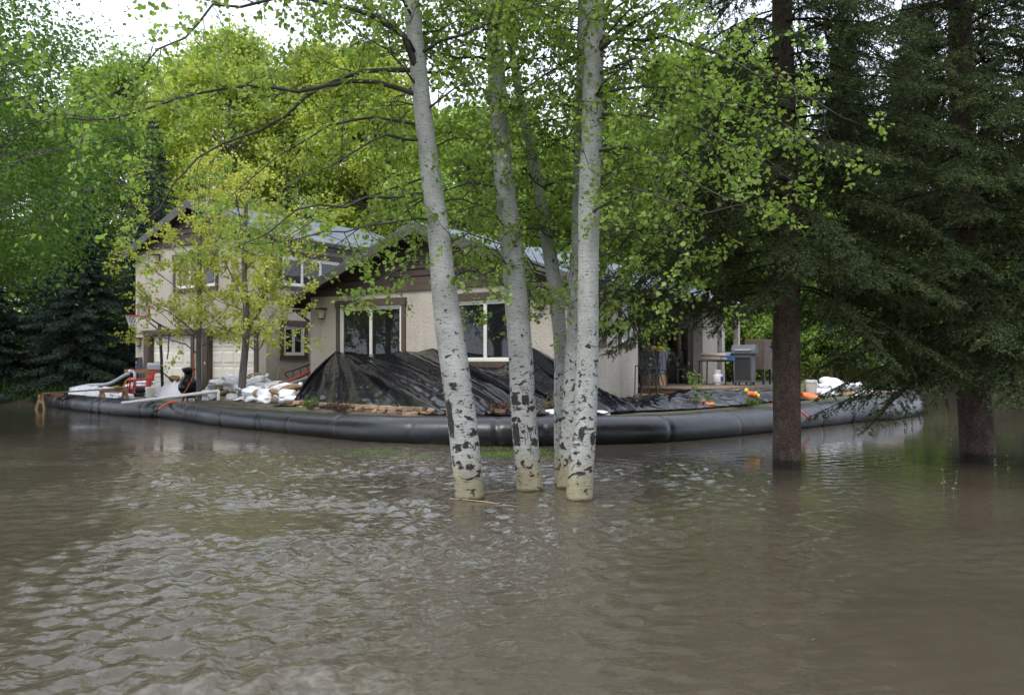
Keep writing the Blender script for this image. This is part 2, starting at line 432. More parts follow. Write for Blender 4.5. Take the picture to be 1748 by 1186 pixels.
def ground_h(X, Y):
    ins = inside(X, Y)
    d = np.full(X.shape, 9e9)
    for q in dam_np[::8]: d = np.minimum(d, (X - q[0]) ** 2 + (Y - q[1]) ** 2)
    d = np.sqrt(d)
    yard = -.5 + (yard_h(X, Y) + .5) * sst(.0, .34, d)
    bank = np.where(X < 0, 29.8 + .12 * np.clip(-14 - X, 0, 40), 45.0 + .3 * np.clip(X - 14, 0, 40))
    land = sst(0, 1.6, Y - bank - 1.2 * np.sin(X * .45) * .5)
    out = -.7 + land * 1.05 + land * .15 * np.sin(X * .3 + Y * .2)
    return np.where(ins, yard, out)
def axis(parts):
    a = []
    for lo, hi, st in parts: a.extend(np.arange(lo, hi, st))
    a.append(parts[-1][1]); return np.array(a)
def grid_mesh(name, xs, ys, Z):
    X, Y = np.meshgrid(xs, ys); V = np.stack([X, Y, Z(X, Y) if callable(Z) else Z], -1).reshape(-1, 3)
    nx, ny = len(xs), len(ys); i = np.arange((ny - 1) * nx).reshape(ny - 1, nx)[:, :-1].ravel()
    return np_mesh(name, V, np.stack([i, i + 1, i + nx + 1, i + nx], 1), 4)
def mk_ground():
    m, nt, p = newmat('forest_floor')
    g = _n(nt, 'ShaderNodeNewGeometry'); v = g.outputs['Position']
    c = ramp(nt, tex(nt, v, .7, 6, .65), [(.3, (.05, .04, .026)), (.5, (.085, .07, .045)), (.68, (.06, .085, .025))])
    c = mixc(nt, 1.0, c, ramp(nt, tex(nt, v, 18, 5, .7), [(.3, .6), (.7, 1.3)]), 'MULTIPLY')
    nt.links.new(c, p.inputs['Base Color']); p.inputs['Roughness'].default_value = .95
    nt.links.new(bumpn(nt, tex(nt, v, 14, 6, .7), .9, .05), p.inputs['Normal'])
    return m
gx = axis([(-400, -60, 20), (-60, -18, 2), (-18, 16, .34), (16, 60, 2), (60, 401, 20)])
gy = axis([(-60, 12, 4), (12, 40, .34), (40, 70, 1.5), (70, 900, 40)])
o = link('ground', grid_mesh('ground', gx, gy, ground_h), mk_ground(), smooth=True); tag(o, kind='structure')

# driveway: a paved sheet in front of the garage
mb = MB()
dx_ = np.arange(-20.6, -7.8, .4); dy_ = np.arange(-7.6, .6, .4)
for a in dx_:
    for b_ in dy_:
        q = [hw(a, b_), hw(a + .4, b_), hw(a + .4, b_ + .4), hw(a, b_ + .4)]
        cx_, cy_ = sum(p.x for p in q) / 4, sum(p.y for p in q) / 4
        if not inside(np.array([cx_]), np.array([cy_]))[0]: continue
        if np.min((dam_np[:, 0] - cx_) ** 2 + (dam_np[:, 1] - cy_) ** 2) < .6: continue
        z = [float(yard_h(np.array(p.x), np.array(p.y))) + .012 for p in q]
        mb.add([(p.x, p.y, zz) for p, zz in zip(q, z)], [(0, 1, 2, 3)])
tag(mb.build('driveway', M_paver), kind='structure')

# ---- water: one sheet, real waves near the camera, finer ripples as relief
def water_z(X, Y):
    r = np.random.default_rng(11); Z = np.zeros_like(X)
    patch = vnoise(X, Y, .33, 3.1) * .55 + vnoise(X, Y, .9, 8.2) * .3
    chop = np.clip(.58 + patch * 1.7, .14, 1.6)
    calm_r = sst(.6, 2.6, X - .10 * Y) * (1 - .3 * sst(5, 3, Y))          # lee of the two spruces
    chop *= (1 - .78 * calm_r)
    chop += 1.0 * np.exp(-((Y - 8.7 - .25 * np.sin(X * 1.5)) / .55) ** 2) * sst(-3.6, -2.6, X) * (1 - sst(-1.0, -.4, X))
    chop += .45 * np.exp(-((Y - 11.0) / 1.4) ** 2 - ((X - 2.3) / .9) ** 2) + .3 * np.exp(-((Y - 4.6) / 1.7) ** 2 - ((X + 1.1) / .9) ** 2)
    chop *= 1 - .28 * (1 - sst(4.2, 7.0, Y))
    chop *= 1 - .55 * sst(11.5, 14, Y)                                     # sheltered by the dam
    for i in range(84):
        lam = .095 * (1.0 + 2.8 * r.random() ** 2.2); th = R(96) + r.normal() * .75
        k = 2 * math.pi / lam; ph = r.random() * 6.283
        wob = .5 * np.sin(X * 1.3 + ph * 2) + .5 * np.sin(Y * 1.1 - ph)
        s = np.sin(k * (X * math.cos(th) + Y * math.sin(th)) + ph + wob)
        Z += .062 / k * (s + .3 * s * s)
    Z *= chop
    # a small bow wave breaking close in
    u = X + 1.05; ridge = 3.78 + .10 * u + .05 * np.sin(u * 7) + .03 * np.sin(u * 17 + 1)
    env = sst(-1.5, -.7, X) * 0 + np.exp(-(u / .62) ** 4)
    Z += env * .05 * np.exp(-((Y - ridge) / .16) ** 2) * (1 + .3 * vnoise(X, Y, 5, 1.3))
    Z += env * .012 * vnoise(X, Y, 7, 5.3) * np.exp(-((Y - ridge + .15) / .35) ** 2)
    fade = (1 - sst(13, 17, Y)) * (1 - sst(7.5, 10, np.abs(X)))
    global CHOP
    CHOP = chop
    return Z * fade
wx = axis([(-400, -40, 30), (-40, -10, 1.5), (-10, -6.2, .12), (-6.2, 6.2, .045), (6.2, 10, .12), (10, 40, 1.5), (40, 401, 30)])
wy = axis([(-60, 2.2, 2), (2.2, 7, .034), (7, 15.2, .06), (15.2, 40, 1.2), (40, 80, 4)])
Xw, Yw = np.meshgrid(wx, wy)
Zw = water_z(Xw, Yw)
wme = grid_mesh('water', wx, wy, Zw)
u_ = Xw + 1.05; rd = 3.78 + .10 * u_ + .05 * np.sin(u_ * 7)
foam = np.exp(-(u_ / .66) ** 4) * np.exp(-((Yw - rd + .16) / .26) ** 2)
ca_ = wme.attributes.new('chop', 'FLOAT', 'POINT'); ca_.data.foreach_set('value', CHOP.ravel().astype(np.float32))
fa = wme.attributes.new('foam', 'FLOAT', 'POINT'); fa.data.foreach_set('value', foam.ravel().astype(np.float32))
def mk_water():
    m, nt, p = newmat('flood_water')
    g = _n(nt, 'ShaderNodeNewGeometry'); v = g.outputs['Position']
    at_ = _n(nt, 'ShaderNodeAttribute'); at_.attribute_name = 'foam'
    silt = ramp(nt, tex(nt, v, .35, 4, .6, .8), [(.3, (.056, .046, .031)), (.7, (.084, .070, .050))])
    fm = mth(nt, 'MULTIPLY', at_.outputs['Fac'], ramp(nt, tex(nt, v, 14, 4, .6, 1.0), [(.40, 0.0), (.75, .55)]))
    nt.links.new(mixc(nt, fm, silt, (.26, .24, .20)), p.inputs['Base Color'])
    nt.links.new(mth(nt, 'MULTIPLY_ADD', fm, .4, .045), p.inputs['Roughness'])
    p.inputs['IOR'].default_value = 1.33; p.inputs['Specular IOR Level'].default_value = .75
    wavy = ramp(nt, tex(nt, v, .30, 3, .6, .5), [(.35, .35), (.65, 1.0)])
    h1 = tex(nt, v, 1.0, 2, .5, .4, (9, 15, 1))
    h2 = tex(nt, v, 1.0, 3, .55, .3, (26, 40, 1))
    ch = _n(nt, 'ShaderNodeAttribute'); ch.attribute_name = 'chop'
    h = mth(nt, 'MULTIPLY', mth(nt, 'MULTIPLY', mth(nt, 'MULTIPLY_ADD', h2, .15, h1), wavy), ch.outputs['Fac'])
    nt.links.new(bumpn(nt, h, .9, .030), p.inputs['Normal'])
    return m
o = link('flood_water', wme, mk_water(), smooth=True); tag(o, kind='structure')

# ============================================================ THE FLOOD TUBE
def mk_dam():
    n = 26; P = DAM; N = len(P)
    arc = [0.0]
    for i in range(1, N): arc.append(arc[-1] + (P[i] - P[i - 1]).length)
    r = random.Random(5); cre = []; a = .6
    while a < arc[-1]:
        cre.append((a, r.uniform(.035, .11), r.uniform(-.35, .35), r.uniform(.028, .06))); a += r.choice([.14, .3, .6, .9, 1.3, 1.7]) * r.uniform(.8, 1.25)
    V = np.zeros((N, n, 3)); ang = np.linspace(0, 2 * math.pi, n, endpoint=False)
    cre_np = np.array(cre)
    for i, p in enumerate(P):
        t = (P[min(i + 4, N - 1)] - P[max(i - 4, 0)]).normalized(); side = Vector((t.y, -t.x, 0))
        s = arc[i] / arc[-1]
        top = float(np.interp(p.x + .35 * max(0.0, p.y - 24), [-9, -3.6, 0, 3, 6.5, 10, 11.5], [.44, .455, .51, .49, .51, .61, .66]))
        h = (top + .13) / 2; cz = top - h; w = .36 + .10 * h + (.05 if top > .58 else 0)
        lump = 1 + .018 * mnoise.noise((arc[i] * .7, 0, 0)) + .012 * mnoise.noise((arc[i] * 2.3, 3, 0))
        ca, sa = np.cos(ang), np.sin(ang)
        sq = np.sign(sa) * np.abs(sa) ** .85
        da = arc[i] - cre_np[:, 0][:, None] + cre_np[:, 2][:, None] * (sa * .35)[None, :] * (.5 + .5 * np.cos(ang * 1.0 + cre_np[:, 0][:, None]))
        g = 1 - (cre_np[:, 1][:, None] * np.exp(-(da / cre_np[:, 3][:, None]) ** 2) * (.35 + .65 * np.sin(ang * .5 + cre_np[:, 0][:, None]) ** 2)).sum(0)
        g *= np.array([1 + .022 * mnoise.noise((arc[i] * 1.4, math.cos(b) * 2.2, math.sin(b) * 2.2)) for b in ang]) * lump
        V[i, :, 0] = p.x + side.x * ca * w * g; V[i, :, 1] = p.y + side.y * ca * w * g; V[i, :, 2] = cz + sq * h * g
    i0 = np.arange(N - 1)[:, None] * n; k = np.arange(n)[None, :]; k2 = (k + 1) % n
    F = np.stack([i0 + k, i0 + k2, i0 + n + k2, i0 + n + k], -1).reshape(-1, 4)
    me = np_mesh('flood_tube', V.reshape(-1, 3), F[:, ::-1], 4)
    return link('flood_tube', me, M_tube, smooth=True)
tag(mk_dam(), 'long black water-filled rubber flood barrier tube curving around the yard', 'flood barrier')

# ============================================================ THE HOUSE
house = thing('house', 'beige stucco house with brown gable siding, white windows and two garage doors', 'house', P0, HROT)
def face(mb, fn, u0, u1, v0, v1, holes=(), depth=.14):
    us = sorted({u0, u1, *[h[0] for h in holes], *[h[1] for h in holes]}); vs = sorted({v0, v1, *[h[2] for h in holes], *[h[3] for h in holes]})
    for i in range(len(us) - 1):
        for j in range(len(vs) - 1):
            cu, cv = (us[i] + us[i + 1]) / 2, (vs[j] + vs[j + 1]) / 2
            if any(h[0] < cu < h[1] and h[2] < cv < h[3] for h in holes): continue
            mb.add([fn(us[i], vs[j], 0), fn(us[i + 1], vs[j], 0), fn(us[i + 1], vs[j + 1], 0), fn(us[i], vs[j + 1], 0)], [(0, 1, 2, 3)])
    for a, b, c, d in holes:
        for (p, q) in (((a, c), (b, c)), ((b, c), (b, d)), ((b, d), (a, d)), ((a, d), (a, c))):
            mb.add([fn(*p, 0), fn(*q, 0), fn(*q, depth), fn(*p, depth)], [(0, 1, 2, 3)])
front = lambda y: (lambda u, v, d: (u, y + d, v))            # faces -y (house front)
right = lambda x: (lambda u, v, d: (x - d, u, v))            # faces +x
back = lambda y: (lambda u, v, d: (-u, y - d, v))
left = lambda x: (lambda u, v, d: (x + d, -u, v))

WIN_F = [(-8.09, -5.63, 1.5, 3.08), (-4.0, -1.5, 1.5, 3.08)]
WIN_S = [(.45, 1.25, 1.98, 3.05), (2.2, 2.85, 1.98, 3.05)]
WIN_REC = [(4.2, 5.0, 1.9, 3.0)]
mb = MB()
face(mb, front(0), -9.4, 0, 0, 3.54, WIN_F); face(mb, right(0), 0, 3.2, 0, 3.5, WIN_S)
face(mb, right(-3.4), 3.2, 7.7, 0, 3.5, [(4.2, 5.0, 1.9, 3.0), (5.6, 6.55, .82, 2.95)])  # recess made deeper so that the porch interior turns darker
face(mb, back(3.2), 0, 3.4, 0, 3.5); face(mb, front(7.7), -3.4, 0, 0, 3.5)
face(mb, right(0), 7.7, 9.6, 0, 3.5); face(mb, back(9.6), 0, 9.4, 0, 3.54); face(mb, left(-9.4), -9.6, 0, 0, 3.5)
mb.build('front_wall', M_stucco, house)
GD = [(-18.14, -15.53, .30, 2.44), (-14.58, -12.07, .30, 2.44)]
WIN_GU = [(-16.45, -14.13, 4.05, 5.08)]
WIN_GS = [(.68, 1.54, 1.70, 2.66), (.62, 3.1, 3.98, 4.95)]
mb = MB()
face(mb, front(0), -19.05, -11.5, 0, 5.65, GD + WIN_GU, .22); face(mb, right(-11.5), 0, 8.0, 0, 5.62, WIN_GS)
face(mb, left(-19.05), -8.0, 0, 0, 5.62); face(mb, back(8.0), 11.5, 19.05, 0, 5.65)
face(mb, front(5.6), -11.5, -9.4, 0, 3.3)
mb.build('garage_wall', M_stucco, house)

def roof_part(name, xc, half, zeave, zridge, y0, y1):
    """two shingled slopes on a soffit slab, a rake board at each gable end and an eave board with gutter"""
    p = (zridge - zeave) / half
    me = bpy.data.meshes.new(name); v = []; f = []; uv = []
    sl = math.hypot(half, zridge - zeave)
    for sg in (-1, 1):
        o_ = len(v); nrow = int(sl / .14); 
        v += [(xc + sg * half, y0, zeave), (xc + sg * half, y1, zeave), (xc, y1, zridge), (xc, y0, zridge),
              (xc + sg * half, y0, zeave - .035), (xc + sg * half, y1, zeave - .035), (xc, y1, zridge - .035), (xc, y0, zridge - .035)]
        q = [(0, 1, 2, 3), (4, 7, 6, 5), (0, 4, 5, 1), (0, 3, 7, 4), (1, 5, 6, 2)]
        q = [x if sg > 0 else x[::-1] for x in q]
        for x in q:
            f.append(tuple(i + o_ for i in x))
            uv += [{0: (y0, 0), 1: (y1, 0), 2: (y1, sl), 3: (y0, sl)}[i % 4] for i in x]
    me.from_pydata(v, [], f); l = me.uv_layers.new(name='UVMap'); l.data.foreach_set('uv', np.array(uv, dtype=np.float32).ravel())
    rf = link(name, me, M_roof, house)
    mb = MB(); yi0, yi1 = y0 + .055, y1 - .055
    for sg in (-1, 1):
        a = [(xc + sg * (half - .06), zeave - .04 + p * .06), (xc, zridge - .04), (xc, zridge - .15), (xc + sg * (half - .06), zeave - .15 + p * .06)]
        vs = [(x, yi0, z) for x, z in a] + [(x, yi1, z) for x, z in a]
        mb.add(vs, [(0, 1, 2, 3), (7, 6, 5, 4), (0, 4, 5, 1), (1, 5, 6, 2), (2, 6, 7, 3), (3, 7, 4, 0)])
    mb.build('soffit', M_soffit, house)
    for yy in (y0, y1 - .05):
        for sg in (-1, 1):
            mb = MB(); a = [(xc + sg * (half + .02), zeave - .04), (xc + sg * .002, zridge - .038), (xc + sg * .002, zridge - .30), (xc + sg * (half + .02), zeave - .27)]
            vs = [(x, yy, z) for x, z in a] + [(x, yy + .05, z) for x, z in a]
            mb.add(vs, [(0, 1, 2, 3), (7, 6, 5, 4), (0, 4, 5, 1), (1, 5, 6, 2), (2, 6, 7, 3), (3, 7, 4, 0)])
            mb.build('rake_board', M_fascia, house)
    for sg in (-1, 1):
        x = xc + sg * half
        MB().b(x - .02, x + .02, y0 + .052, y1 - .052, zeave - .24, zeave - .04).build('eave_board', M_fascia, house)
        g = MB()
        prof = [(0, 0), (.10, 0), (.12, -.02), (.11, -.10), (.03, -.11), (.0, -.10)]
        n = len(prof); o_ = len(g.v)
        for yy in (y0 + .07, y1 - .07): g.v += [(x + sg * (.022 + a), yy, zeave - .06 + b) for a, b in prof]
        g.f += [(k, (k + 1) % n, n + (k + 1) % n, n + k) for k in range(n)] + [tuple(range(n))[::-1], tuple(range(n, 2 * n))]
        g.build('gutter', M_soffit, house)
    return p
roof_part('roof', -4.7, 5.38, 3.38, 5.22, -.6, 10.0)
roof_part('garage_roof', -15.275, 4.13, 5.52, 7.06, -.35, 8.35)
def gable_boards(xc, half, zw, zr, y, step=.195):
    pitch = (zr - zw) / half; z = zw
    MB().b(xc - half - .02, xc + half + .02, y - .055, y - .004, zw - .10, zw + .10).build('gable_trim', M_trim, house)
    z = zw + .105
    while z < zr - .03:
        z1 = min(z + step - .012, zr - .005)
        xa = half * (zr - z) / (zr - zw); xb = half * (zr - z1) / (zr - zw)
        v = [(xc - xa, y - .045, z), (xc + xa, y - .045, z), (xc + xb, y - .012, z1), (xc - xb, y - .012, z1),
             (xc - xa, y + .02, z), (xc + xa, y + .02, z), (xc + xb, y + .02, z1), (xc - xb, y + .02, z1)]
        MB().add(v, [(0, 1, 2, 3), (5, 4, 7, 6), (0, 4, 5, 1), (1, 5, 6, 2), (2, 6, 7, 3), (3, 7, 4, 0)]).build('siding_board', M_siding, house)
        z += step
gable_boards(-4.7, 4.7, 3.54, 5.02, 0.0); gable_boards(-15.275, 3.775, 5.66, 6.93, 0.0)
# closing panel behind the boards
for xc, half, zw, zr in ((-4.7, 4.7, 3.5, 5.05), (-15.275, 3.775, 5.6, 6.95)):
    for y in (.03, 9.58 if half > 4 else 7.98):
        MB().add([(xc - half, y, zw), (xc + half, y, zw), (xc, y, zr)], [(0, 1, 2)]).build('gable_panel', M_soffit, house)

def window(fn, u0, u1, z0, z1, n=2, header=True, sill=True, tw=.13, curtain=False, mat_pane=None):
    P = lambda u, v, d: fn(u, v, d)
    def bx(mb, a, b, c, d, e, f):     # a..b along, c..d up, e..f depth (negative is proud)
        mb.add([P(a, c, e), P(b, c, e), P(b, d, e), P(a, d, e), P(a, c, f), P(b, c, f), P(b, d, f), P(a, d, f)],
               [(0, 1, 2, 3), (5, 4, 7, 6), (0, 4, 5, 1), (1, 5, 6, 2), (2, 6, 7, 3), (3, 7, 4, 0)])
    w = .055; g = .004
    fr = MB()
    bx(fr, u0 + g, u1 - g, z0 + g, z0 + w, -.02, .09); bx(fr, u0 + g, u1 - g, z1 - w, z1 - g, -.02, .09)
    bx(fr, u0 + g, u0 + w, z0 + w, z1 - w, -.02, .09); bx(fr, u1 - w, u1 - g, z0 + w, z1 - w, -.02, .09)
    win = fr.build('window', M_white, house)
    W = (u1 - u0 - 2 * w) / n
    for k in range(n):
        a, b = u0 + w + k * W, u0 + w + (k + 1) * W
        s = MB(); sw = .05
        bx(s, a + .003, b - .003, z0 + w + .002, z0 + w + sw, .01, .07); bx(s, a + .003, b - .003, z1 - w - sw, z1 - w - .002, .01, .07)
        bx(s, a + .003, a + sw, z0 + w + sw, z1 - w - sw, .01, .07); bx(s, b - sw, b - .003, z0 + w + sw, z1 - w - sw, .01, .07)
        s.build('sash', M_white, win)
        q = MB(); bx(q, a + sw - .01, b - sw + .01, z0 + w + sw - .01, z1 - w - sw + .01, .04, .052)
        q.build('pane', mat_pane or M_glass, win)
    for (a, b, c, d, e) in ((u0 - tw, u0, z0, z1, -.045), (u1, u1 + tw, z0, z1, -.045), (u0 - tw - (.03 if header else 0), u1 + tw + (.03 if header else 0), z1, z1 + tw + .05, -.06), (u0 - tw, u1 + tw, z0 - tw, z0, -.05)):
        t = MB(); bx(t, a + .001, b - .001, c + .001, d - .001, e, -.002); t.build('window_trim', M_trim, win)
for w_ in WIN_F: window(front(0), *w_, tw=.15)
window(front(0), *WIN_GU[0], n=3)
for w_ in WIN_S: window(right(0), *w_, n=1)
window(right(-3.4), *WIN_REC[0], n=1)
window(right(-11.5), *WIN_GS[0], tw=.14); window(right(-11.5), *WIN_GS[1], n=3)
# patio door in the recess
mb = MB().b(-3.49, -3.45, 5.6, 6.55, .82, 2.95); d_ = mb.build('door', M_trim, house)
MB().b(-3.455, -3.445, 5.72, 6.43, 1.2, 2.8).build('pane', M_glass, d_)
# garage doors
pan = None
for a, b, c, d in GD:
    gd = MB().b(a + .002, b - .002, .16, .21, c, d - .002).build('garage_door', M_door, house)
    rows, cols = 4, 4; W = (b - a) / cols; Hh = (d - c) / rows
    for r_ in range(rows):
        if r_: MB().b(a + .004, b - .004, .1515, .1595, c + r_ * Hh - .012, c + r_ * Hh + .012).build('section_joint', M_white, gd)
        for k in range(cols):
            x0, x1, z0, z1 = a + k * W + .07, a + (k + 1) * W - .07, c + r_ * Hh + .08, c + (r_ + 1) * Hh - .08
            if pan is None:
                hx, hz = (x1 - x0) / 2, (z1 - z0) / 2
                mb = MB(); i_ = .035
                mb.add([(-hx, 0, -hz), (hx, 0, -hz), (hx, 0, hz), (-hx, 0, hz), (-hx + i_, -.022, -hz + i_), (hx - i_, -.022, -hz + i_), (hx - i_, -.022, hz - i_), (-hx + i_, -.022, hz - i_)],
                       [(0, 1, 5, 4), (1, 2, 6, 5), (2, 3, 7, 6), (3, 0, 4, 7), (4, 5, 6, 7)])
                pan = bpy.data.meshes.new('panel'); pan.from_pydata(mb.v, [], mb.f); pan.materials.append(M_door)
            po = bpy.data.objects.new('panel', pan); C.objects.link(po); po.parent = gd
            po.location = ((x0 + x1) / 2, .158, (z0 + z1) / 2)
# trim round the garage doors
for (a, b, c, d, e) in ((-18.50, -11.78, 2.442, 2.64, -.06), (-18.46, -18.142, .3, 2.44, -.045), (-15.528, -15.36, .3, 2.44, -.045), (-14.86, -14.582, .3, 2.44, -.045), (-12.068, -11.88, .3, 2.44, -.045)):
    MB().b(a, b, e, -.003, c, d).build('door_trim', M_trim, house)
for a, b, c, d in GD:
    MB().b(a + .002, a + .03, .0, .158, c, d - .03).build('door_trim', M_trim, house); MB().b(a + .032, b - .002, .0, .158, d - .028, d - .003).build('door_trim', M_trim, house)
MB().b(-14.72, -14.66, -.062, -.047, 1.4, 1.5).build('door_keypad', M_lgrey, house)
# lantern sconces
def sconce(x, y, z):
    b = MB().box((x, y - .02, z), (.12, .04, .30)).build('wall_lamp', M_soffit, house)
    n = 8; g = MB(); 
    for i, (r, zz) in enumerate(((.075, -.13), (.10, .02), (.12, .12))):
        for k in range(n + 1):
            a = math.pi * k / n; g.v.append((x + math.cos(a) * r, y - .045 - math.sin(a) * r * 1.25, z + zz))
    m = n + 1
    for i in range(2): g.f += [(i * m + k, i * m + k + 1, (i + 1) * m + k + 1, (i + 1) * m + k) for k in range(n)]
    g.f.append(tuple(range(m))[::-1]); g.f.append(tuple(range(2 * m, 3 * m)))
    g.build('lamp_shade', M_lampglass, b)
    MB().box((x, y - .13, z + .145), (.34, .26, .035)).build('lamp_cap', M_soffit, b)
    MB().box((x, y - .10, z - .155), (.10, .12, .03)).build('lamp_base', M_soffit, b)
sconce(-8.83, 0, 2.93); sconce(-1.0, 0, 2.95); sconce(-18.78, 0, 2.22); sconce(-17.55, 0, 5.2)
# bracket and gutter return under the near eave
mb = MB(); mb.bar((-9.98, -.1, 3.06), (-9.44, -.02, 2.72), .05, .07); mb.b(-10.1, -9.45, -.12, .06, 3.02, 3.10); mb.build('eave_bracket', M_trim, house)
mb = MB().tube([hwl for hwl in ((.62, .12, 3.2), (.2, .05, 2.95), (.045, .05, 2.8), (.045, .05, .5))], .04, 8); mb.build('downspout', M_soffit, house)
# deck with boards
for i in range(42):
    x0 = -3.38 + i * .14
    if x0 + .135 > 2.2: break
    MB().b(x0, x0 + .132, 3.32, 8.6, .77, .81).build('deck_board', M_deck, house)
for k, (a, b, c, d) in enumerate(((-.0, 2.16, 3.35, 3.40), (2.13, 2.18, 3.42, 8.58))):
    for z0, z1 in ((.40, .575), (.58, .765)): MB().b(a, b, c, d, z0, z1).build('deck_skirt', M_plank, house)
for x, y in ((2.0, 8.4), (2.0, 4.0)):
    pass
MB().b(.44, .60, 7.78, 7.94, .81, 3.2).build('porch_post', M_stucco, house)
MB().b(.44, .60, 9.2, 9.36, .4, 3.2).build('porch_post', M_stucco, house)
# ============================================================ TREES
def rv(r, s=1.0): return Vector((r.gauss(0, s), r.gauss(0, s), r.gauss(0, s)))
class Leaves:
    def __init__(s): s.P = []; s.D = []; s.S = []
    def add(s, p, d, size): s.P.append((p.x, p.y, p.z)); s.D.append((d.x, d.y, d.z)); s.S.append(size)
def leaf_mesh(name, P, D, S, seed=1, shape='round', flat=0.5):
    g = np.random.default_rng(seed); P = np.asarray(P, float); D = np.asarray(D, float); S = np.asarray(S, float)[:, None]
    D /= np.linalg.norm(D, axis=1, keepdims=True) + 1e-9
    N = g.normal(size=P.shape); N[:, 2] = np.abs(N[:, 2]) + flat
    N -= D * (N * D).sum(1, keepdims=True); N /= np.linalg.norm(N, axis=1, keepdims=True) + 1e-9
    W = np.cross(D, N)
    if shape == 'round': sh = [(0, 0, 0), (.22, .44, .10), (.66, .42, .12), (1.0, 0, -.06), (.66, -.42, .12), (.22, -.44, .10)]
    else: sh = [(0, 0, 0), (.45, .38, .08), (1.0, 0, -.05), (.45, -.38, .08)]
    V = np.stack([P + D * S * a + W * S * b + N * S * c for a, b, c in sh], 1)
    n = len(P); k = len(sh); o_ = (np.arange(n) * k)[:, None]
    F = np.concatenate([o_ + np.array([[0, 1, 2, 3]]), o_ + np.array([[0, 3, 4, 5]])]) if k == 6 else o_ + np.array([[0, 1, 2, 3]])
    return np_mesh(name, V.reshape(-1, 3), F, 4)
def trunk_obj(pts, rad, mat, parent, sides=32, step=.07, rough=.035, seed=0.0, name='trunk'):
    """tapered trunk with real unevenness; uv in metres (round, height)"""
    pts = [Vector(p) for p in pts]; L = [0.0]
    for a, b in zip(pts, pts[1:]): L.append(L[-1] + (b - a).length)
    n = int(L[-1] / step); Q = []; Rr = []
    ts = np.linspace(0, L[-1], n); idx = np.arange(len(pts))
    cx = [np.interp(ts, L, [p[i] for p in pts]) for i in range(3)]; rr = np.interp(ts, L, rad)
    ker = np.ones(9) / 9
    def sm(a): return np.convolve(np.concatenate([[a[0]] * 4, a, [a[-1]] * 4]), ker, 'valid')
    cx = [sm(c) for c in cx]; rr = sm(rr)
    me = bpy.data.meshes.new(name); V = []; F = []; UV = []
    for i in range(n):
        for k in range(sides + 1):
            a = 2 * math.pi * k / sides
            kk = k % sides; b = 2 * math.pi * kk / sides
            w = 1 + rough * mnoise.noise((math.cos(b) * 1.3 + seed, math.sin(b) * 1.3, cx[2][i] * 1.4)) + rough * .5 * mnoise.noise((math.cos(b) * 3 + seed, math.sin(b) * 3, cx[2][i] * 5))
            if kk == k: V.append((cx[0][i] + math.cos(b) * rr[i] * w, cx[1][i] + math.sin(b) * rr[i] * w, cx[2][i]))
    for i in range(n - 1):
        for k in range(sides):
            k2 = (k + 1) % sides
            F.append((i * sides + k, i * sides + k2, (i + 1) * sides + k2, (i + 1) * sides + k))
            r_ = .13
            u0, u1 = 2 * math.pi * k / sides * r_, 2 * math.pi * (k + 1) / sides * r_
            UV += [(u0 + seed, cx[2][i]), (u1 + seed, cx[2][i]), (u1 + seed, cx[2][i + 1]), (u0 + seed, cx[2][i + 1])]
    me.from_pydata(V, [], F); l = me.uv_layers.new(name='UVMap'); l.data.foreach_set('uv', np.array(UV, dtype=np.float32).ravel())
    o_ = link(name, me, mat, parent, smooth=True)
    TRUNK[o_.name] = (cx, rr, rough, seed); return o_
TRUNK = {}
def surf(info, z, a, off=.0025):
    cx, rr, rough, seed = info; x = np.interp(z, cx[2], cx[0]); y = np.interp(z, cx[2], cx[1]); r_ = np.interp(z, cx[2], rr)
    w = 1 + rough * mnoise.noise((math.cos(a) * 1.3 + seed, math.sin(a) * 1.3, z * 1.4)) + rough * .5 * mnoise.noise((math.cos(a) * 3 + seed, math.sin(a) * 3, z * 5))
    return Vector((x + math.cos(a) * (r_ * w + off), y + math.sin(a) * (r_ * w + off), z))
def scar(tr, z0, z1, a0, a1, seed, square=4.0, name='bark_wound'):
    info = TRUNK[tr.name]; nz, na = 26, 22; mb = MB(); idx = {}
    def vid(i, j):
        if (i, j) not in idx: idx[(i, j)] = len(mb.v); mb.v.append(tuple(surf(info, z0 + (z1 - z0) * i / nz, R(a0 + (a1 - a0) * j / na), .004)))
        return idx[(i, j)]
    for i in range(nz):
        for j in range(na):
            u, v = (i + .5) / nz * 2 - 1, (j + .5) / na * 2 - 1
            if abs(u) ** square + abs(v) ** square + .9 * mnoise.noise((u * 2.5 + seed, v * 2.5, 0)) + .5 * mnoise.noise((u * 7, v * 7, seed)) < .85: mb.f.append((vid(i, j), vid(i, j + 1), vid(i + 1, j + 1), vid(i + 1, j)))
    if mb.f: mb.build(name, M_scar, tr, smooth=True)
def strokes(tr, lines, name='carved_mark'):
    info = TRUNK[tr.name]; mb = MB()
    for ln in lines: mb.tube([surf(info, z, R(a), .0) for z, a in ln], .0035, 5)
    mb.build(name, M_scar, tr)
def wander(a, b, r, n, amp):
    out = []; 
    for i in range(n + 1):
        t = i / n; out.append(a.lerp(b, t) + rv(r, amp * math.sin(math.pi * t) + amp * .2 * (0 < i < n)))
    return out
def refine(pts, r, amp=.03):
    out = []
    for a, b in zip(pts, pts[1:]):
        n = max(1, int((b - a).length / .22))
        for i in range(n): out.append(a.lerp(b, i / n) + (rv(r, amp) if i else Vector()))
    out.append(pts[-1]); return out
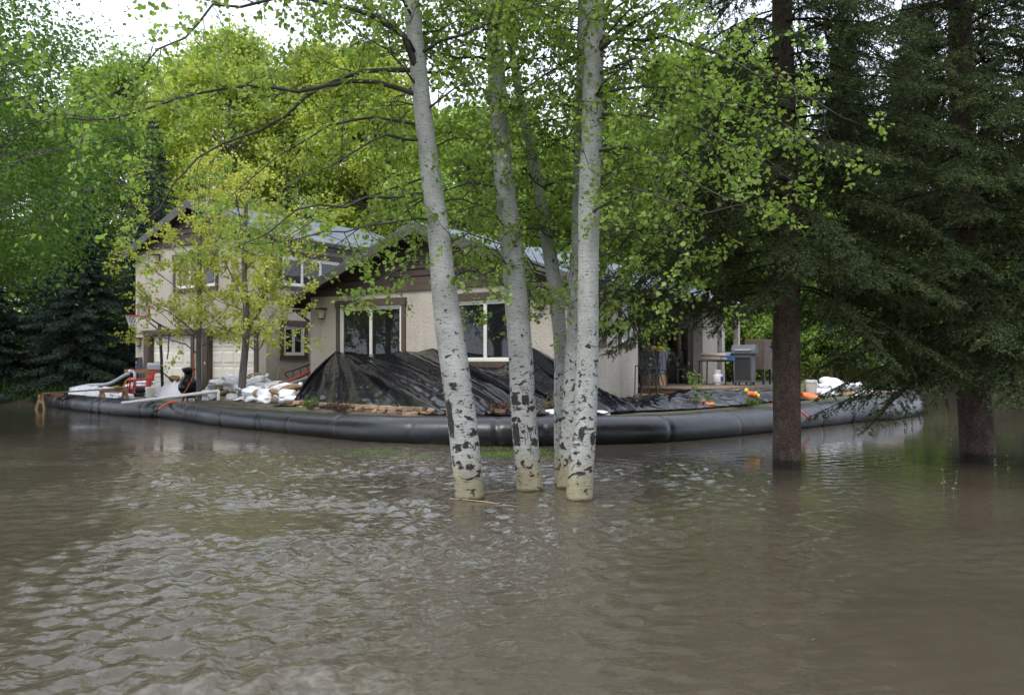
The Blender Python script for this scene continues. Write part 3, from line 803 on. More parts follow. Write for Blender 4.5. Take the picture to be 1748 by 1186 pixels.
def twig(mb, lv, r, p, d, length, rad, level, cfg):
    n = max(3, int(length / .10)); pts = [p.copy()]; cur = p.copy(); d = d.normalized()
    for i in range(n):
        d = (d + rv(r, cfg['bend']) + Vector((0, 0, cfg['up']))).normalized(); cur = cur + d * (length / n); pts.append(cur.copy())
    mb.tube(pts, [rad * (1 - .75 * i / n) for i in range(n + 1)], 4 if level == 0 else 3, cap=False)
    if level < cfg['levels']:
        for k in range(max(1, int(length * cfg['kids'] + r.random()))):
            i = r.randint(1, n); dd = (pts[i] - pts[i - 1]).normalized() + rv(r, .75)
            twig(mb, lv, r, pts[i], dd, length * r.uniform(.3, .62), rad * .6, level + 1, cfg)
    s0 = 0.45 if level == 0 else .2
    for i in range(1, n + 1):
        if i / n < s0 or r.random() > cfg['dens']: continue
        for _ in range(r.randint(*cfg['clus'])):
            o_ = rv(r, cfg['spread']); D = (rv(r, .6) + Vector((0, 0, cfg['droop'])) + (pts[i] - pts[i - 1]).normalized() * .5)
            lv.add(pts[i] + o_, D, cfg['size'] * r.uniform(.65, 1.2))
def limb(mb, lv, r, pts, r0, r1, cfg, start=.18, per=None):
    pts = refine([Vector(p) for p in pts], r, cfg.get('wob', .03)); n = len(pts)
    mb.tube(pts, [r0 + (r1 - r0) * (i / (n - 1)) ** .8 for i in range(n)], 7, cap=False)
    for i in range(1, n):
        if i / n < start: continue
        seg = (pts[i] - pts[i - 1]); k = seg.length * (per or cfg['per'])
        for _ in range(int(k) + (r.random() < k % 1)):
            d = seg.normalized() * .55 + rv(r, .7)
            d.z += cfg.get('lift', .1)
            twig(mb, lv, r, pts[i - 1].lerp(pts[i], r.random()), d, r.uniform(*cfg['len']), cfg['trad'], 0, cfg)
    lv_end = pts[-1]; twig(mb, lv, r, lv_end, pts[-1] - pts[-2], cfg['len'][0], max(r1, .004), 0, cfg)

ASP = dict(bend=.16, up=.01, levels=2, kids=3.8, dens=.80, clus=(2, 4), spread=.036, droop=-.35, size=.051, per=5.8, len=(.35, .95), trad=.0062, wob=.028, lift=.12)
def aspen(label, path, widths, d0, limbs, extra, seed, top=4.6):
    """path: trunk centre in photograph pixels from the waterline upwards, widths in pixels"""
    r = random.Random(seed)
    base = gp(path[0][0], path[0][1], 0.0)
    t = thing('aspen_tree', label, 'tree', base, 0, None)
    pts = [at(x, y, d0) for x, y in path]; rad = [w / 2 / FPX * d0 for w in widths]
    lean = (pts[-1] - pts[-2]).normalized(); P_ = [pts[0] - Vector((0, 0, .5))] + pts + [pts[-1] + lean * top * .5 + rv(r, .1), pts[-1] + lean * top + rv(r, .25)]
    Rd = [rad[0] * 1.04] + rad + [rad[-1] * .7, .03]
    rel = [p - base for p in P_]
    tr = trunk_obj(rel, Rd, M_aspen, t, seed=seed * 1.37)
    mb = MB(); lv = Leaves()
    def tp(z):
        for i in range(len(P_) - 1):
            if P_[i].z <= z <= P_[i + 1].z:
                f = (z - P_[i].z) / (P_[i + 1].z - P_[i].z); return P_[i].lerp(P_[i + 1], f), Rd[i] + (Rd[i + 1] - Rd[i]) * f
        return P_[-1], Rd[-1]
    for (pl, da, db, r0, *pr_) in limbs:
        q = [at(x, y, da + (db - da) * i / (len(pl) - 1)) - base for i, (x, y) in enumerate(pl)]
        c_, rr_ = tp((q[0] + base).z); c_ = c_ - base
        q[0] = c_ + (q[1] - c_).normalized() * (rr_ * .1)
        limb(mb, lv, r, q, r0, .005, ASP, per=pr_[0] if pr_ else None)
    zmax = P_[-1].z
    for (zlo, zhi, num, ln, az0, az1) in extra:
        for k in range(num):
            z = zlo + (zhi - zlo) * (k + r.random()) / num; c_, rr_ = tp(z); az = R(r.uniform(az0, az1))
            L = r.uniform(*ln); d = Vector((math.cos(az), math.sin(az), r.uniform(-.05, .45)))
            a = c_ - base + d.normalized() * rr_ * .6; b = a + d * L
            mid = a.lerp(b, .5) + Vector((0, 0, r.uniform(-.05, .18) * L))
            limb(mb, lv, r, [a, mid, b], .009 + .007 * L, .004, ASP, .25)
    mb.build('branches', M_twig, t, smooth=True)
    cr = link('crown', leaf_mesh('crown', lv.P, lv.D, lv.S, seed), L_aspen, t, smooth=False); tag(cr, kind='stuff')
    return tr, len(lv.P)
NL = 0; ASPT = []
_t, n = aspen('stout leaning white aspen trunk standing in the water, broad dark wound on its bark', [(803, 850), (795, 780), (787, 700), (772, 600), (758, 500), (750, 400), (735, 300), (722, 190), (712, 100), (702, 0)], [50, 50, 50, 49, 44, 38, 34, 31, 29, 28], 9.0, [
    ([(714, 130), (690, 62), (640, 28), (560, 6), (430, -25)], 9.0, 8.2, .042),
    ([(722, 165), (640, 140), (560, 146), (470, 150), (380, 152), (310, 165), (240, 190), (150, 205), (40, 212)], 9.0, 7.2, .030),
    ([(720, 120), (620, 122), (548, 148), (518, 169), (443, 223), (380, 245), (337, 270), (295, 316), (228, 392)], 9.0, 8.4, .030, 3.2),
    ([(704, -30), (600, -40), (493, -8), (363, 8), (337, 42), (270, 84), (211, 148), (160, 185)], 9.0, 7.6, .028),
    ([(738, 320), (691, 337), (624, 337), (590, 354), (506, 358), (455, 400), (392, 426)], 9.0, 8.6, .022, 1.8),
    ([(747, 375), (670, 380), (590, 396), (506, 409), (443, 417)], 9.0, 8.2, .016, 1.6),
    ([(757, 470), (742, 452), (708, 440), (690, 452), (650, 478)], 9.0, 8.7, .014),
    ([(757, 480), (800, 462), (845, 470), (870, 500)], 9.0, 9.6, .012), ([(752, 420), (800, 398), (850, 415), (900, 440)], 9.0, 9.9, .013), ([(745, 350), (790, 340), (835, 350), (880, 380)], 9.0, 10.0, .013),
    ([(728, 240), (660, 230), (600, 262), (520, 300), (470, 330)], 9.0, 8.0, .020, 3.0),
    ([(735, 300), (660, 325), (600, 345), (545, 370), (505, 395)], 9.0, 9.8, .015), ([(738, 330), (680, 370), (620, 385), (570, 420)], 9.0, 9.9, .012, 4),
    ([(718, 95), (790, 60), (850, 30), (930, 10)], 9.0, 8.3, .022),
    ([(726, 215), (640, 200), (560, 215), (470, 270), (400, 330)], 9.0, 9.4, .020, 3.0)],
    [(4.2, 5.6, 9, (.6, 1.5), 100, 260), (5.4, 8.6, 12, (.9, 2.0), 0, 360), (3.6, 5.4, 5, (.5, 1.1), -80, 80)], 3); NL += n; ASPT.append(_t)
_t, n = aspen('upright white aspen with letters carved in its bark, second trunk of the clump', [(906, 837), (900, 780), (893, 700), (889, 600), (880, 500), (871, 400), (860, 300), (850, 180), (846, 90), (843, 0)], [45, 44, 43, 41, 39, 37, 34, 31, 29, 28], 9.55, [
    ([(846, 105), (781, 99), (722, 84), (650, 92)], 9.5, 9.0, .022),
    ([(862, 320), (802, 312), (760, 325), (700, 345)], 9.5, 9.2, .016),
    ([(858, 268), (895, 287), (971, 354), (1010, 372)], 9.5, 10.1, .018),
    ([(872, 400), (845, 365), (820, 350), (780, 362)], 9.5, 9.0, .012),
    ([(852, 200), (900, 150), (960, 110), (1040, 96)], 9.5, 8.8, .018),
    ([(876, 470), (850, 430), (815, 415), (790, 440)], 9.5, 9.0, .010)],
    [(3.0, 5.6, 10, (.5, 1.3), 10, 170), (4.4, 5.8, 5, (.5, 1.2), 180, 360), (5.6, 8.8, 10, (.8, 1.8), 0, 360)], 5); NL += n; ASPT.append(_t)
_t, n = aspen('slim crooked grey aspen, thinnest trunk of the clump, bending left above the eaves', [(957, 838), (956, 760), (956, 690), (958, 600), (949, 500), (938, 430), (925, 350), (915, 290), (890, 180), (876, 100), (862, 20)], [20, 21, 22, 23, 25, 24, 20, 18, 15, 13, 11], 10.0, [
    ([(926, 352), (905, 360), (890, 345), (875, 350)], 10, 10, .014),
    ([(945, 470), (915, 462), (902, 440), (890, 425)], 10, 10.2, .016),
    ([(940, 440), (975, 415), (1010, 410)], 10, 10.3, .012), ([(949, 500), (920, 488), (890, 500), (862, 525)], 10, 10.4, .011), ([(935, 410), (900, 400), (860, 420), (820, 440)], 10, 10.6, .012)],
    [(2.6, 6.0, 14, (.5, 1.3), 0, 360)], 6, top=2.5); NL += n; ASPT.append(_t)
_t, n = aspen('narrow brownish aspen trunk pressed close behind the straight white one', [(966, 834), (970, 780), (975, 700), (978, 600), (981, 500), (986, 400), (989, 300), (992, 150), (994, 0)], [34, 33, 30, 25, 22, 22, 21, 18, 15], 9.75, [
    ([(984, 440), (930, 400), (905, 372), (860, 368)], 9.75, 10.0, .012)],
    [(3.2, 6.2, 9, (.5, 1.4), 60, 300), (6.0, 8.5, 5, (.7, 1.4), 0, 360)], 7, top=3.5); NL += n; ASPT.append(_t)
_t, n = aspen('straight tall white aspen with black scars low down, beside the narrow brownish trunk', [(988, 853), (994, 780), (1000, 700), (1004, 600), (1004, 500), (1005, 400), (1007, 300), (1011, 180), (1014, 90), (1016, 0)], [46, 43, 40, 37, 35, 36, 37, 35, 33, 31], 8.9, [
    ([(1014, 92), (1034, 76), (1060, 51), (1106, 25), (1160, -10)], 8.9, 8.4, .045),
    ([(1012, 130), (1040, 118), (1081, 101), (1150, 110), (1230, 140)], 8.9, 8.2, .020),
    ([(1010, 170), (1030, 156), (1098, 148), (1190, 158), (1300, 190), (1400, 250)], 8.9, 8.2, .020, 4.2),
    ([(1008, 210), (1026, 202), (1085, 194), (1161, 209), (1250, 250), (1340, 300)], 8.9, 8.2, .018, 4.2),
    ([(1012, 112), (1047, 118), (1085, 190), (1114, 253)], 8.9, 9.4, .014),
    ([(1009, 205), (998, 194), (954, 150), (930, 118)], 8.9, 8.9, .014),
    ([(1006, 368), (1017, 358), (1047, 341), (1076, 320), (1106, 329), (1203, 365), (1260, 350)], 8.9, 8.0, .022, 4.2),
    ([(1005, 410), (1022, 396), (1064, 390), (1118, 392), (1178, 396)], 8.9, 9.3, .014),
    ([(1004, 480), (1040, 478), (1075, 498), (1105, 530)], 8.9, 9.8, .012), ([(1005, 445), (1050, 432), (1100, 448), (1150, 480)], 8.9, 9.8, .014), ([(1004, 500), (1030, 510), (1060, 530), (1080, 555)], 8.9, 9.6, .010), ([(1005, 420), (1060, 400), (1110, 420), (1170, 430)], 8.9, 10.2, .014),
    ([(1008, 260), (1060, 250), (1130, 270), (1200, 320), (1280, 350)], 8.9, 8.0, .018, 3.8),
    ([(1014, 60), (1100, 70), (1220, 90), (1330, 130), (1420, 190)], 8.9, 8.0, .024)],
    [(3.4, 5.6, 10, (.5, 1.3), -70, 70), (3.6, 5.6, 6, (.5, 1.2), 110, 250), (5.5, 8.8, 11, (.9, 2.0), 0, 360)], 9); NL += n; ASPT.append(_t)

for _tr, lst in ((ASPT[0], ((.67, 1.10, 202, 240, 1, 3), (.33, .40, 268, 305, 2, 2.2), (1.22, 1.28, 240, 275, 3, 2), (3.05, 3.11, 258, 284, 6, 2))),
                 (ASPT[1], ((1.0, 1.12, 206, 248, 7, 5), (1.0, 1.12, 264, 298, 8, 5), (.53, .80, 204, 244, 9, 5), (2.56, 2.61, 255, 288, 10, 2))),
                 (ASPT[4], ((.285, .33, 240, 288, 11, 2), (.66, .80, 236, 268, 12, 2.2), (.60, .74, 295, 330, 13, 2.2)))):
    for q in lst: scar(_tr, *q)
strokes(ASPT[1], [[(.70, 268), (.55, 268)], [(.70, 268), (.69, 278), (.63, 281), (.60, 270)], [(.70, 287), (.645, 292)], [(.70, 300), (.645, 292), (.58, 292)], [(.54, 285), (.44, 285)], [(.54, 298), (.49, 287), (.43, 300)],
                  [(1.22, 262), (1.17, 262), (1.22, 270), (1.17, 270)], [(1.22, 280), (1.17, 276), (1.17, 284)], [(1.21, 295), (1.19, 290), (1.17, 295)]])

# ---- young maples in the yard
MAP = dict(bend=.10, up=.03, levels=1, kids=3.6, dens=.9, clus=(3, 6), spread=.05, droop=-1.0, size=.072, per=5.0, len=(.3, .8), trad=.007, wob=.02, lift=.25)
def maple(label, base_px, trunk, widths, limbs, d, seed, extra):
    r = random.Random(seed); base = gp(*base_px, .3); base.z = .3
    t = thing('maple_tree', label, 'tree', base)
    pts = [at(x, y, d) for x, y in trunk]; rad = [w / 2 / FPX * d for w in widths]
    rel = [p - base for p in pts]; rel[0].z = -.3
    trunk_obj(rel, rad, M_greybark, t, 14, .12, .06, seed)
    mb = MB(); lv = Leaves()
    for pl, r0, dd in limbs:
        limb(mb, lv, r, [at(x, y, d + dd * i / (len(pl) - 1)) - base for i, (x, y) in enumerate(pl)], r0, .007, MAP)
    for k in range(extra[0]):
        f = (k + r.random()) / extra[0]; i = f * (len(rel) - 2) * .98 + 1; j = int(i); a = rel[j].lerp(rel[min(j + 1, len(rel) - 1)], i - j)
        if a.z < 1.55: continue
        az = r.uniform(0, 6.283); L = r.uniform(*extra[1]) * (1.15 - .6 * f)
        b = a + Vector((math.cos(az), math.sin(az), r.uniform(.35, .95))) * L
        limb(mb, lv, r, [a, a.lerp(b, .5) - Vector((0, 0, .08 * L)), b], .016, .006, MAP)
    mb.build('branches', M_greybark, t, smooth=True)
    tag(link('crown', leaf_mesh('crown', lv.P, lv.D, lv.S, seed), L_maple, t), kind='stuff')
    return len(lv.P)
NL += maple('slender young maple with one straight trunk beside the black stove', (340, 688), [(340, 694), (339, 600), (341, 500), (340, 420), (343, 350), (345, 290)], [9, 9, 8.5, 7.5, 6, 4],
      [([(338, 605), (318, 588), (285, 578), (240, 565)], .02, -.5), ([(339, 575), (300, 540), (262, 520), (215, 470)], .022, -.8), ([(340, 560), (372, 545), (392, 520), (410, 510)], .016, .6),
       ([(340, 520), (300, 490), (250, 450), (205, 440)], .02, .4), ([(341, 470), (310, 440), (270, 400), (240, 360)], .018, -.3)], 23.7, 21, (26, (.8, 1.7)))
NL += maple('young forked maple with a thicker trunk growing behind the flood tube', (412, 692), [(411, 700), (414, 640), (420, 585), (422, 555), (418, 500), (416, 430), (420, 360), (424, 300)], [14, 12.5, 12, 12, 9, 7.5, 6, 4],
      [([(424, 562), (440, 540), (449, 510), (458, 450), (470, 390), (478, 330)], .055, -.2), ([(420, 568), (385, 560), (352, 530), (338, 500), (320, 470)], .03, .6), ([(424, 590), (440, 600), (452, 575), (470, 545), (520, 500)], .022, .5),
       ([(420, 540), (450, 500), (490, 470), (530, 440)], .022, -.6), ([(418, 520), (395, 470), (372, 420), (360, 370)], .026, .5), ([(450, 505), (478, 470), (500, 420), (530, 370)], .024, .3), ([(440, 560), (480, 560), (515, 585)], .012, -.4)], 22.4, 22, (26, (.8, 1.8)))

# ---- spruces
def spruce_mesh(seed, zlo, zhi, nbr, lenf, needle, space, width, subs, gap, side_len, trunk_r=None, droop=.35, bspace=.09, azbias=None, boughs=()):
    """returns (branch MB, needle vertices) of a spruce whose foot is at the origin"""
    r = random.Random(seed); g = np.random.default_rng(seed); mb = MB(); A = []; B = []
    for k in range(nbr + len(boughs)):
        z = zlo + (zhi - zlo) * ((k + r.random()) / nbr)
        az = k * 2.39996 + r.uniform(-.4, .4); L = lenf(z) * r.uniform(.72, 1.12); dr = droop
        if k >= nbr: z, az, L, dr = boughs[k - nbr]; az = R(az)
        if L < .15: continue
        h = Vector((math.cos(az), math.sin(az), 0)); perp = Vector((-h.y, h.x, 0))
        n = max(5, int(L / .16)); pts = []; dz = dr * r.uniform(.7, 1.3) if k < nbr else dr
        for i in range(n + 1):
            s = i / n; pts.append(h * (L * s) + perp * (L * .06 * math.sin(s * 3 + k)) + Vector((0, 0, z + L * (.10 * s - dz * 1.35 * s * s + .42 * dz * s ** 3))))
        mb.tube(pts, [.006 + .011 * L * (1 - i / n) / 2 for i in range(n + 1)], 4, cap=False)
        s = .16
        while s < 1.0:
            i = min(int(s * n), n - 1); p = pts[i].lerp(pts[i + 1], s * n - i); ax = (pts[i + 1] - pts[i]).normalized(); sd = ax.cross(Vector((0, 0, 1))).normalized()
            for sg in (-1, 1):
                if r.random() < gap: continue
                ln = side_len * L ** .6 * (1.05 - s) ** .7 * r.uniform(.55, 1.25) + .07
                d = (ax * r.uniform(.45, .8) + sd * sg * r.uniform(.6, .95) + Vector((0, 0, r.uniform(-.55, -.05)))).normalized()
                q = p + d * ln + Vector((0, 0, -.25 * ln * ln)); A.append(p); B.append(q)
                for _ in range(subs):
                    f = r.uniform(.2, .9); a = p.lerp(q, f); dd = (d * .7 + rv(r, .5) + Vector((0, 0, -.25))).normalized()
                    A.append(a); B.append(a + dd * ln * r.uniform(.22, .45))
            s += bspace / L
        for i in range(max(1, n // 4), n): A.append(pts[i]); B.append(pts[i + 1])
    A = np.array([tuple(a) for a in A]); B = np.array([tuple(b) for b in B]); D = B - A; Ls = np.linalg.norm(D, axis=1)
    cnt = np.maximum(3, (Ls / space)).astype(int); idx = np.repeat(np.arange(len(A)), cnt); m = len(idx)
    t = g.random(m); u = D[idx] / Ls[idx][:, None]; w = g.normal(size=(m, 3)); w[:, 2] *= .6; w -= u * (w * u).sum(1, keepdims=True); w /= np.linalg.norm(w, axis=1, keepdims=True) + 1e-9
    P = A[idx] + D[idx] * t[:, None]; nl = needle * g.uniform(.7, 1.2, (m, 1)); N = u * .62 + w * .78; pe = np.cross(N, g.normal(size=(m, 3))); pe /= np.linalg.norm(pe, axis=1, keepdims=True) + 1e-9
    V = np.stack([P - pe * width / 2, P + pe * width / 2, P + N * nl], 1).reshape(-1, 3)
    return mb, V
def spruce_parts(t, mb, V, mat, bark, sm=True):
    mb.build('branches', bark, t, smooth=sm)
    me = np_mesh('crown', V, np.arange(len(V)).reshape(-1, 3), 3); o_ = link('crown', me, mat, t); tag(o_, kind='stuff'); return o_
def near_spruce(label, px, path, widths, d, seed, **kw):
    base = gp(*px, 0.0); t = thing('spruce_tree', label, 'tree', base)
    pts = [at(x, y, d) - base for x, y in path]; rad = [w / 2 / FPX * d for w in widths]
    pts = [pts[0] - Vector((0, 0, .5))] + pts + [pts[-1] + Vector((0, 0, 6))]; rad = [rad[0]] + rad + [.04]
    trunk_obj(pts, rad, M_sprucebark, t, 28, .08, .05, seed)
    mb, V = spruce_mesh(seed, **kw); spruce_parts(t, mb, V, L_spruce, M_sprucetwig); return len(V) // 3
def bias1(az, z):      # the lower boughs reach towards the house and the camera, few towards the right
    return 1.0
NT = near_spruce('tall spruce with a bare brown lower trunk standing in front of the flood tube', (1343, 800), [(1343, 800), (1343, 700), (1342, 600), (1344, 450), (1340, 250), (1335, 0)], [46, 45, 45, 43, 38, 33], 11.5, 31,
    zlo=2.35, zhi=9.0, nbr=118, lenf=lambda z: 2.85 - .13 * z, needle=.038, space=.0098, width=.0145, subs=5, gap=.08, side_len=.36, droop=.52, bspace=.085, boughs=[(3.3, 178, 2.5, .78), (3.7, 165, 2.7, .9), (4.0, 192, 2.9, .95), (4.4, 176, 2.9, 1.0), (3.8, 215, 2.6, .85), (4.7, 186, 3.1, 1.0), (4.2, 158, 2.9, .95), (5.0, 170, 3.1, .95), (5.3, 195, 3.0, .9), (3.4, 10, 2.3, .6), (4.0, -20, 2.6, .7), (3.1, -45, 2.2, .55), (4.4, 30, 2.6, .7)])
NT += near_spruce('dark wide spruce with boughs sweeping down close to the flood water', (1670, 788), [(1670, 788), (1664, 700), (1656, 600), (1650, 450), (1643, 200), (1638, 0)], [57, 52, 46, 44, 40, 36], 12.3, 32,
    zlo=1.25, zhi=9.5, nbr=175, lenf=lambda z: 3.0 - .12 * z, needle=.040, space=.0105, width=.0165, subs=3, gap=.10, side_len=.38, droop=.42, bspace=.085, boughs=[(2.3, 185, 2.6, .50), (2.7, 200, 2.9, .55), (1.9, 215, 2.3, .42), (2.4, 300, 2.4, .6), (2.0, 265, 1.6, .65), (3.0, 170, 3.0, .55), (5.0, 200, 2.8, .5), (5.6, 170, 2.6, .45), (5.3, 250, 2.6, .5), (6.0, 300, 2.5, .45), (2.9, 250, 2.0, .8), (3.3, 285, 2.2, .9), (2.6, 320, 2.3, .75), (3.6, 262, 2.1, .9), (4.2, 275, 2.3, .8), (4.6, 240, 2.4, .7), (1.7, 335, 2.2, .45)])

def far_spruce(seed, h, nbr, base_len):
    t = thing('blue_spruce', 'dense blue-grey spruce with boughs reaching the flooded bank', 'tree', (0, 0, 0), 0, 'blue spruces behind the driveway')
    MB().tube([(0, 0, -.3), (0, 0, h * .5), (0, 0, h)], [.16, .1, .02], 8).build('trunk', M_sprucebark, t, smooth=True)
    mb, V = spruce_mesh(seed, zlo=.25, zhi=h, nbr=nbr, lenf=lambda z: base_len * (1 - z / h) ** .85 + .12, needle=.11, space=.017, width=.038, subs=2, gap=.08, side_len=.34, droop=.26, bspace=.14)
    spruce_parts(t, mb, V, L_bluespruce, M_sprucetwig); return t, len(V) // 3
sA, n1 = far_spruce(41, 9.5, 190, 2.7); sB, n2 = far_spruce(42, 12.5, 200, 2.6); NT += n1 + n2
def place(t, p, rz=0, s=1.0): t.location = p; t.rotation_euler.z = rz; t.scale = (s, s, s); return t
place(sA, (-16.6, 31.6, .15), 0, 1.0); place(sB, (-16.4, 37.5, .2), 1)
for src, x, y, rz, s in ((sA, -20.3, 31.4, 2.1, 1.02), (sA, -24.2, 33.0, 4.0, 1.1), (sB, -21.4, 38.5, 2.5, 1.05), (sB, -27.5, 38, 1.2, 1.0), (sA, -14.9, 34.6, 3.3, .85), (sA, -18.5, 34.0, 5.1, .95)):
    place(copy_tree(src), (x, y, .15), rz, s)
for x, y, s in ((15.5, 51.0, 1.35), (20.0, 50, 1.8), (24.5, 49.5, 2.0), (29, 50.5, 2.0), (22.5, 55, 2.1), (33.5, 52, 1.9), (27, 56, 2.1)):
    c_ = place(copy_tree(sB), (x, y, .2), x, s); tag(c_, 'dark spruce on the far bank behind the two near spruces', 'tree', 'far bank spruces')

def broadleaf(name, label, group, h, crown_r, zc, nclump, per, size, mat, seed, trunk_r=.16, lean=0.0, shell=.55):
    """trunk with limbs that each end in leaf clumps; gaps stay between the clumps"""
    r = random.Random(seed); g = np.random.default_rng(seed)
    t = thing(name, label, 'tree', (0, 0, 0), 0, group)
    tr = MB(); tr.tube([(0, 0, -.4), (lean * .3, 0, h * .3), (lean * .7, .1, h * .65), (lean, 0, h * .97)], [trunk_r, trunk_r * .8, trunk_r * .5, .03], 10); tr.build('trunk', M_greybark, t, smooth=True)
    mb = MB(); cen = []; 
    for k in range(nclump):
        u = Vector((r.gauss(0, 1), r.gauss(0, 1), r.gauss(0, 1))).normalized() * (shell + (1 - shell) * r.random() ** .6)
        z = zc[0] + (zc[1] - zc[0]) * (u.z * .5 + .5)
        f = (z - zc[0]) / (zc[1] - zc[0]); rad = crown_r * (math.sin(math.pi * min(1, .12 + .8 * f)) ** .7)
        c_ = Vector((u.x * rad + lean * z / h, u.y * rad, z)); cen.append((*c_, r.uniform(.55, 1.15)))
        a = Vector((lean * z / h * .8, 0, max(1.0, z - rad * .55)))
        mid = a.lerp(c_, .5) + Vector((0, 0, .12 * rad)); mb.tube([a, mid, c_], [.035, .02, .006], 4, cap=False)
    mb.build('branches', M_greybark, t)
    cen = np.array(cen); idx = np.repeat(np.arange(nclump), per); n = len(idx)
    off = g.normal(size=(n, 3)) * np.array([.62, .62, .42]) * (cen[idx, 3:4] * crown_r * .23)
    P = cen[idx, :3] + off; D = g.normal(size=(n, 3)); D[:, 2] -= .4
    tag(link('crown', leaf_mesh('crown', P, D, size * g.uniform(.6, 1.25, n), seed, 'diamond'), mat, t), kind='stuff')
    return t
# big leafy tree leaning in from the left
D1 = broadleaf('poplar_tree', 'leafy mid-green poplar hanging over the water before the blue spruces', None, 11.5, 3.9, (2.4, 11.0), 150, 330, .095, L_mid, 51, .2)
place(D1, (-12.1, 17.0, -.1))
D2 = place(copy_tree(D1), (-15.8, 21.5, -.1), 2.2, 1.1); tag(D2, 'leafy mid-green poplar growing in water behind the overhanging one', 'tree')
bgA = broadleaf('background_tree', 'tall yellow-green tree rising behind the garage roof', 'yellow-green trees behind the garage', 21, 4.3, (4, 20.5), 150, 300, .21, L_yel, 61, .22)
bgB = broadleaf('background_tree', 'bright green leafy tree behind the house', 'bright green trees behind the house', 15, 3.8, (2.5, 14.5), 130, 300, .20, L_bg, 62, .18)
bgC = broadleaf('background_tree', 'bright green leafy tree behind the house', 'bright green trees behind the house', 19, 3.9, (3, 18.5), 140, 300, .21, L_bg, 63, .2, lean=.6)
place(bgA, (-15.5, 45, .2)); place(bgB, (-2.2, 41, .2)); place(bgC, (-8.5, 50, .2))
for src, x, y, rz, s in ((bgA, -11.0, 47, 1.1, 1.0), (bgA, -7.5, 44, 2.3, .93), (bgA, -19.5, 52, 3.0, 1.05), (bgA, -12.8, 55, 4.4, 1.1)):
    place(copy_tree(src), (x, y, .2), rz, s)
for src, x, y, rz, s in ((bgB, 1.5, 43, 1.3, .95), (bgB, 4.5, 41, 2.9, .88), (bgC, -3.8, 48, 2, .85), (bgB, 8.0, 44, 4.2, .95), (bgC, 2.8, 54, 3.6, .80), (bgC, 11.5, 52, 5.0, .8), (bgB, 11.3, 46.5, .6, .8), (bgB, 15.0, 47.5, 2.2, .75), (bgC, -23.5, 50, 1.4, 1.12), (bgC, -27.5, 56, 2.4, 1.2), (bgB, 18.5, 50, 3.2, .95), (bgC, 24, 57, 3.3, 1.0), (bgB, 30, 52, 1.8, 1.0), (bgB, 22.5, 47.5, 4.6, .6), (bgC, 9.5, 48, .9, 1.1), (bgC, 14.5, 56, 1.7, 1.25), (bgC, 18.5, 58, 2.7, 1.3), (bgC, 5.5, 57, .2, 1.15), (bgC, 0, 58, 1.2, 1.1), (bgC, -30, 46, .5, 1.0), (bgB, 36, 50, 2.4, 1.1)):
    place(copy_tree(src), (x, y, .2), rz, s)
und = broadleaf('understory_shrub', 'low bushy green shrub filling the gap under the background trees', 'understory shrubs behind the house', 3.6, 2.6, (.2, 4.2), 60, 260, .16, L_bg, 64, .06, shell=.35)
place(und, (13.0, 45.5, .2))
for k, (x, y) in enumerate(((16.5, 47.5), (20, 48.5), (23.5, 49.5), (27, 50.5), (31, 51.5), (35, 53), (9.5, 44), (6, 42.5), (18, 52), (25, 54), (-22, 38), (-26, 36), (-17.5, 39.5), (-30, 40), (-13.5, 38), (12, 50), (40, 54), (14.5, 52))):
    place(copy_tree(und), (x, y, .2), k * 1.3, .9 + .12 * (k % 4))
for k, (x, y, s) in enumerate(((-9, -17, 1.0), (-3, -20, 1.1), (3.5, -18, .95), (9, -21, 1.1), (-15, -19, 1.05), (15, -17, 1.0), (0, -14, .7), (-6, -15, .75), (6.5, -14.5, .7), (-12, -14, .7), (12, -15, .8), (-19, -14, .9))):
    tag(place(copy_tree(bgB), (x, y, .1), k * 1.9, s), 'leafy green roadside tree mirrored in the window panes', 'tree', 'roadside trees seen only as reflections')
print('near leaves', NL, 'needle tris', NT)

# ---- brush on the far bank, ground cover, shrubs
def tuft_mesh(centres, n, h, spread, w, seed, lean=.35):
    g = np.random.default_rng(seed); c = np.repeat(np.asarray(centres, float), n, 0); m = len(c)
    P = c + np.concatenate([g.normal(size=(m, 2)) * spread, np.zeros((m, 1))], 1)
    T = P + np.concatenate([g.normal(size=(m, 2)) * h * lean, h * g.uniform(.45, 1.15, (m, 1))], 1)
    s = g.normal(size=(m, 3)); s[:, 2] = 0; s /= np.linalg.norm(s, axis=1, keepdims=True)
    V = np.stack([P - s * w / 2, P + s * w / 2, T], 1).reshape(-1, 3)
    return np_mesh('tuft', V, np.arange(3 * m).reshape(-1, 3), 3)
g_ = np.random.default_rng(77)
cs = np.stack([g_.uniform(12.5, 40, 900), g_.uniform(45.5, 50, 900), np.zeros(900)], 1); cs[:, 1] += .3 * np.clip(cs[:, 0] - 14, 0, 40); 
o = link('bank_brush', tuft_mesh(cs, 26, 1.7, .35, .035, 71), L_brush); tag(o, 'tangled dry brown brush and weeds along the far bank', 'brush', kind='stuff')
cs = np.stack([g_.uniform(-32, -11.5, 500), g_.uniform(30.6, 34, 500), np.full(500, .1)], 1)
o = link('bank_undergrowth', tuft_mesh(cs, 20, .8, .35, .05, 72), L_mid); tag(o, 'dark undergrowth at the foot of the blue spruces', 'undergrowth', kind='stuff')
q = g_.normal(size=(300, 2)) * np.array([.8, .40]); cs = np.stack([-.95 + q[:, 0], 13.3 + q[:, 1] * .8 - .05 * q[:, 0], np.full(300, -.01)], 1); cs = cs[(cs[:, 1] < 14.3) & (vnoise(cs[:, 0], cs[:, 1], 1.6, 4.0) > -.12)]
o = link('flooded_grass', tuft_mesh(cs, 34, .055, .12, .010, 73, 1.3), L_grass); tag(o, 'patch of lawn grass poking out of the flood water', 'grass', kind='stuff')
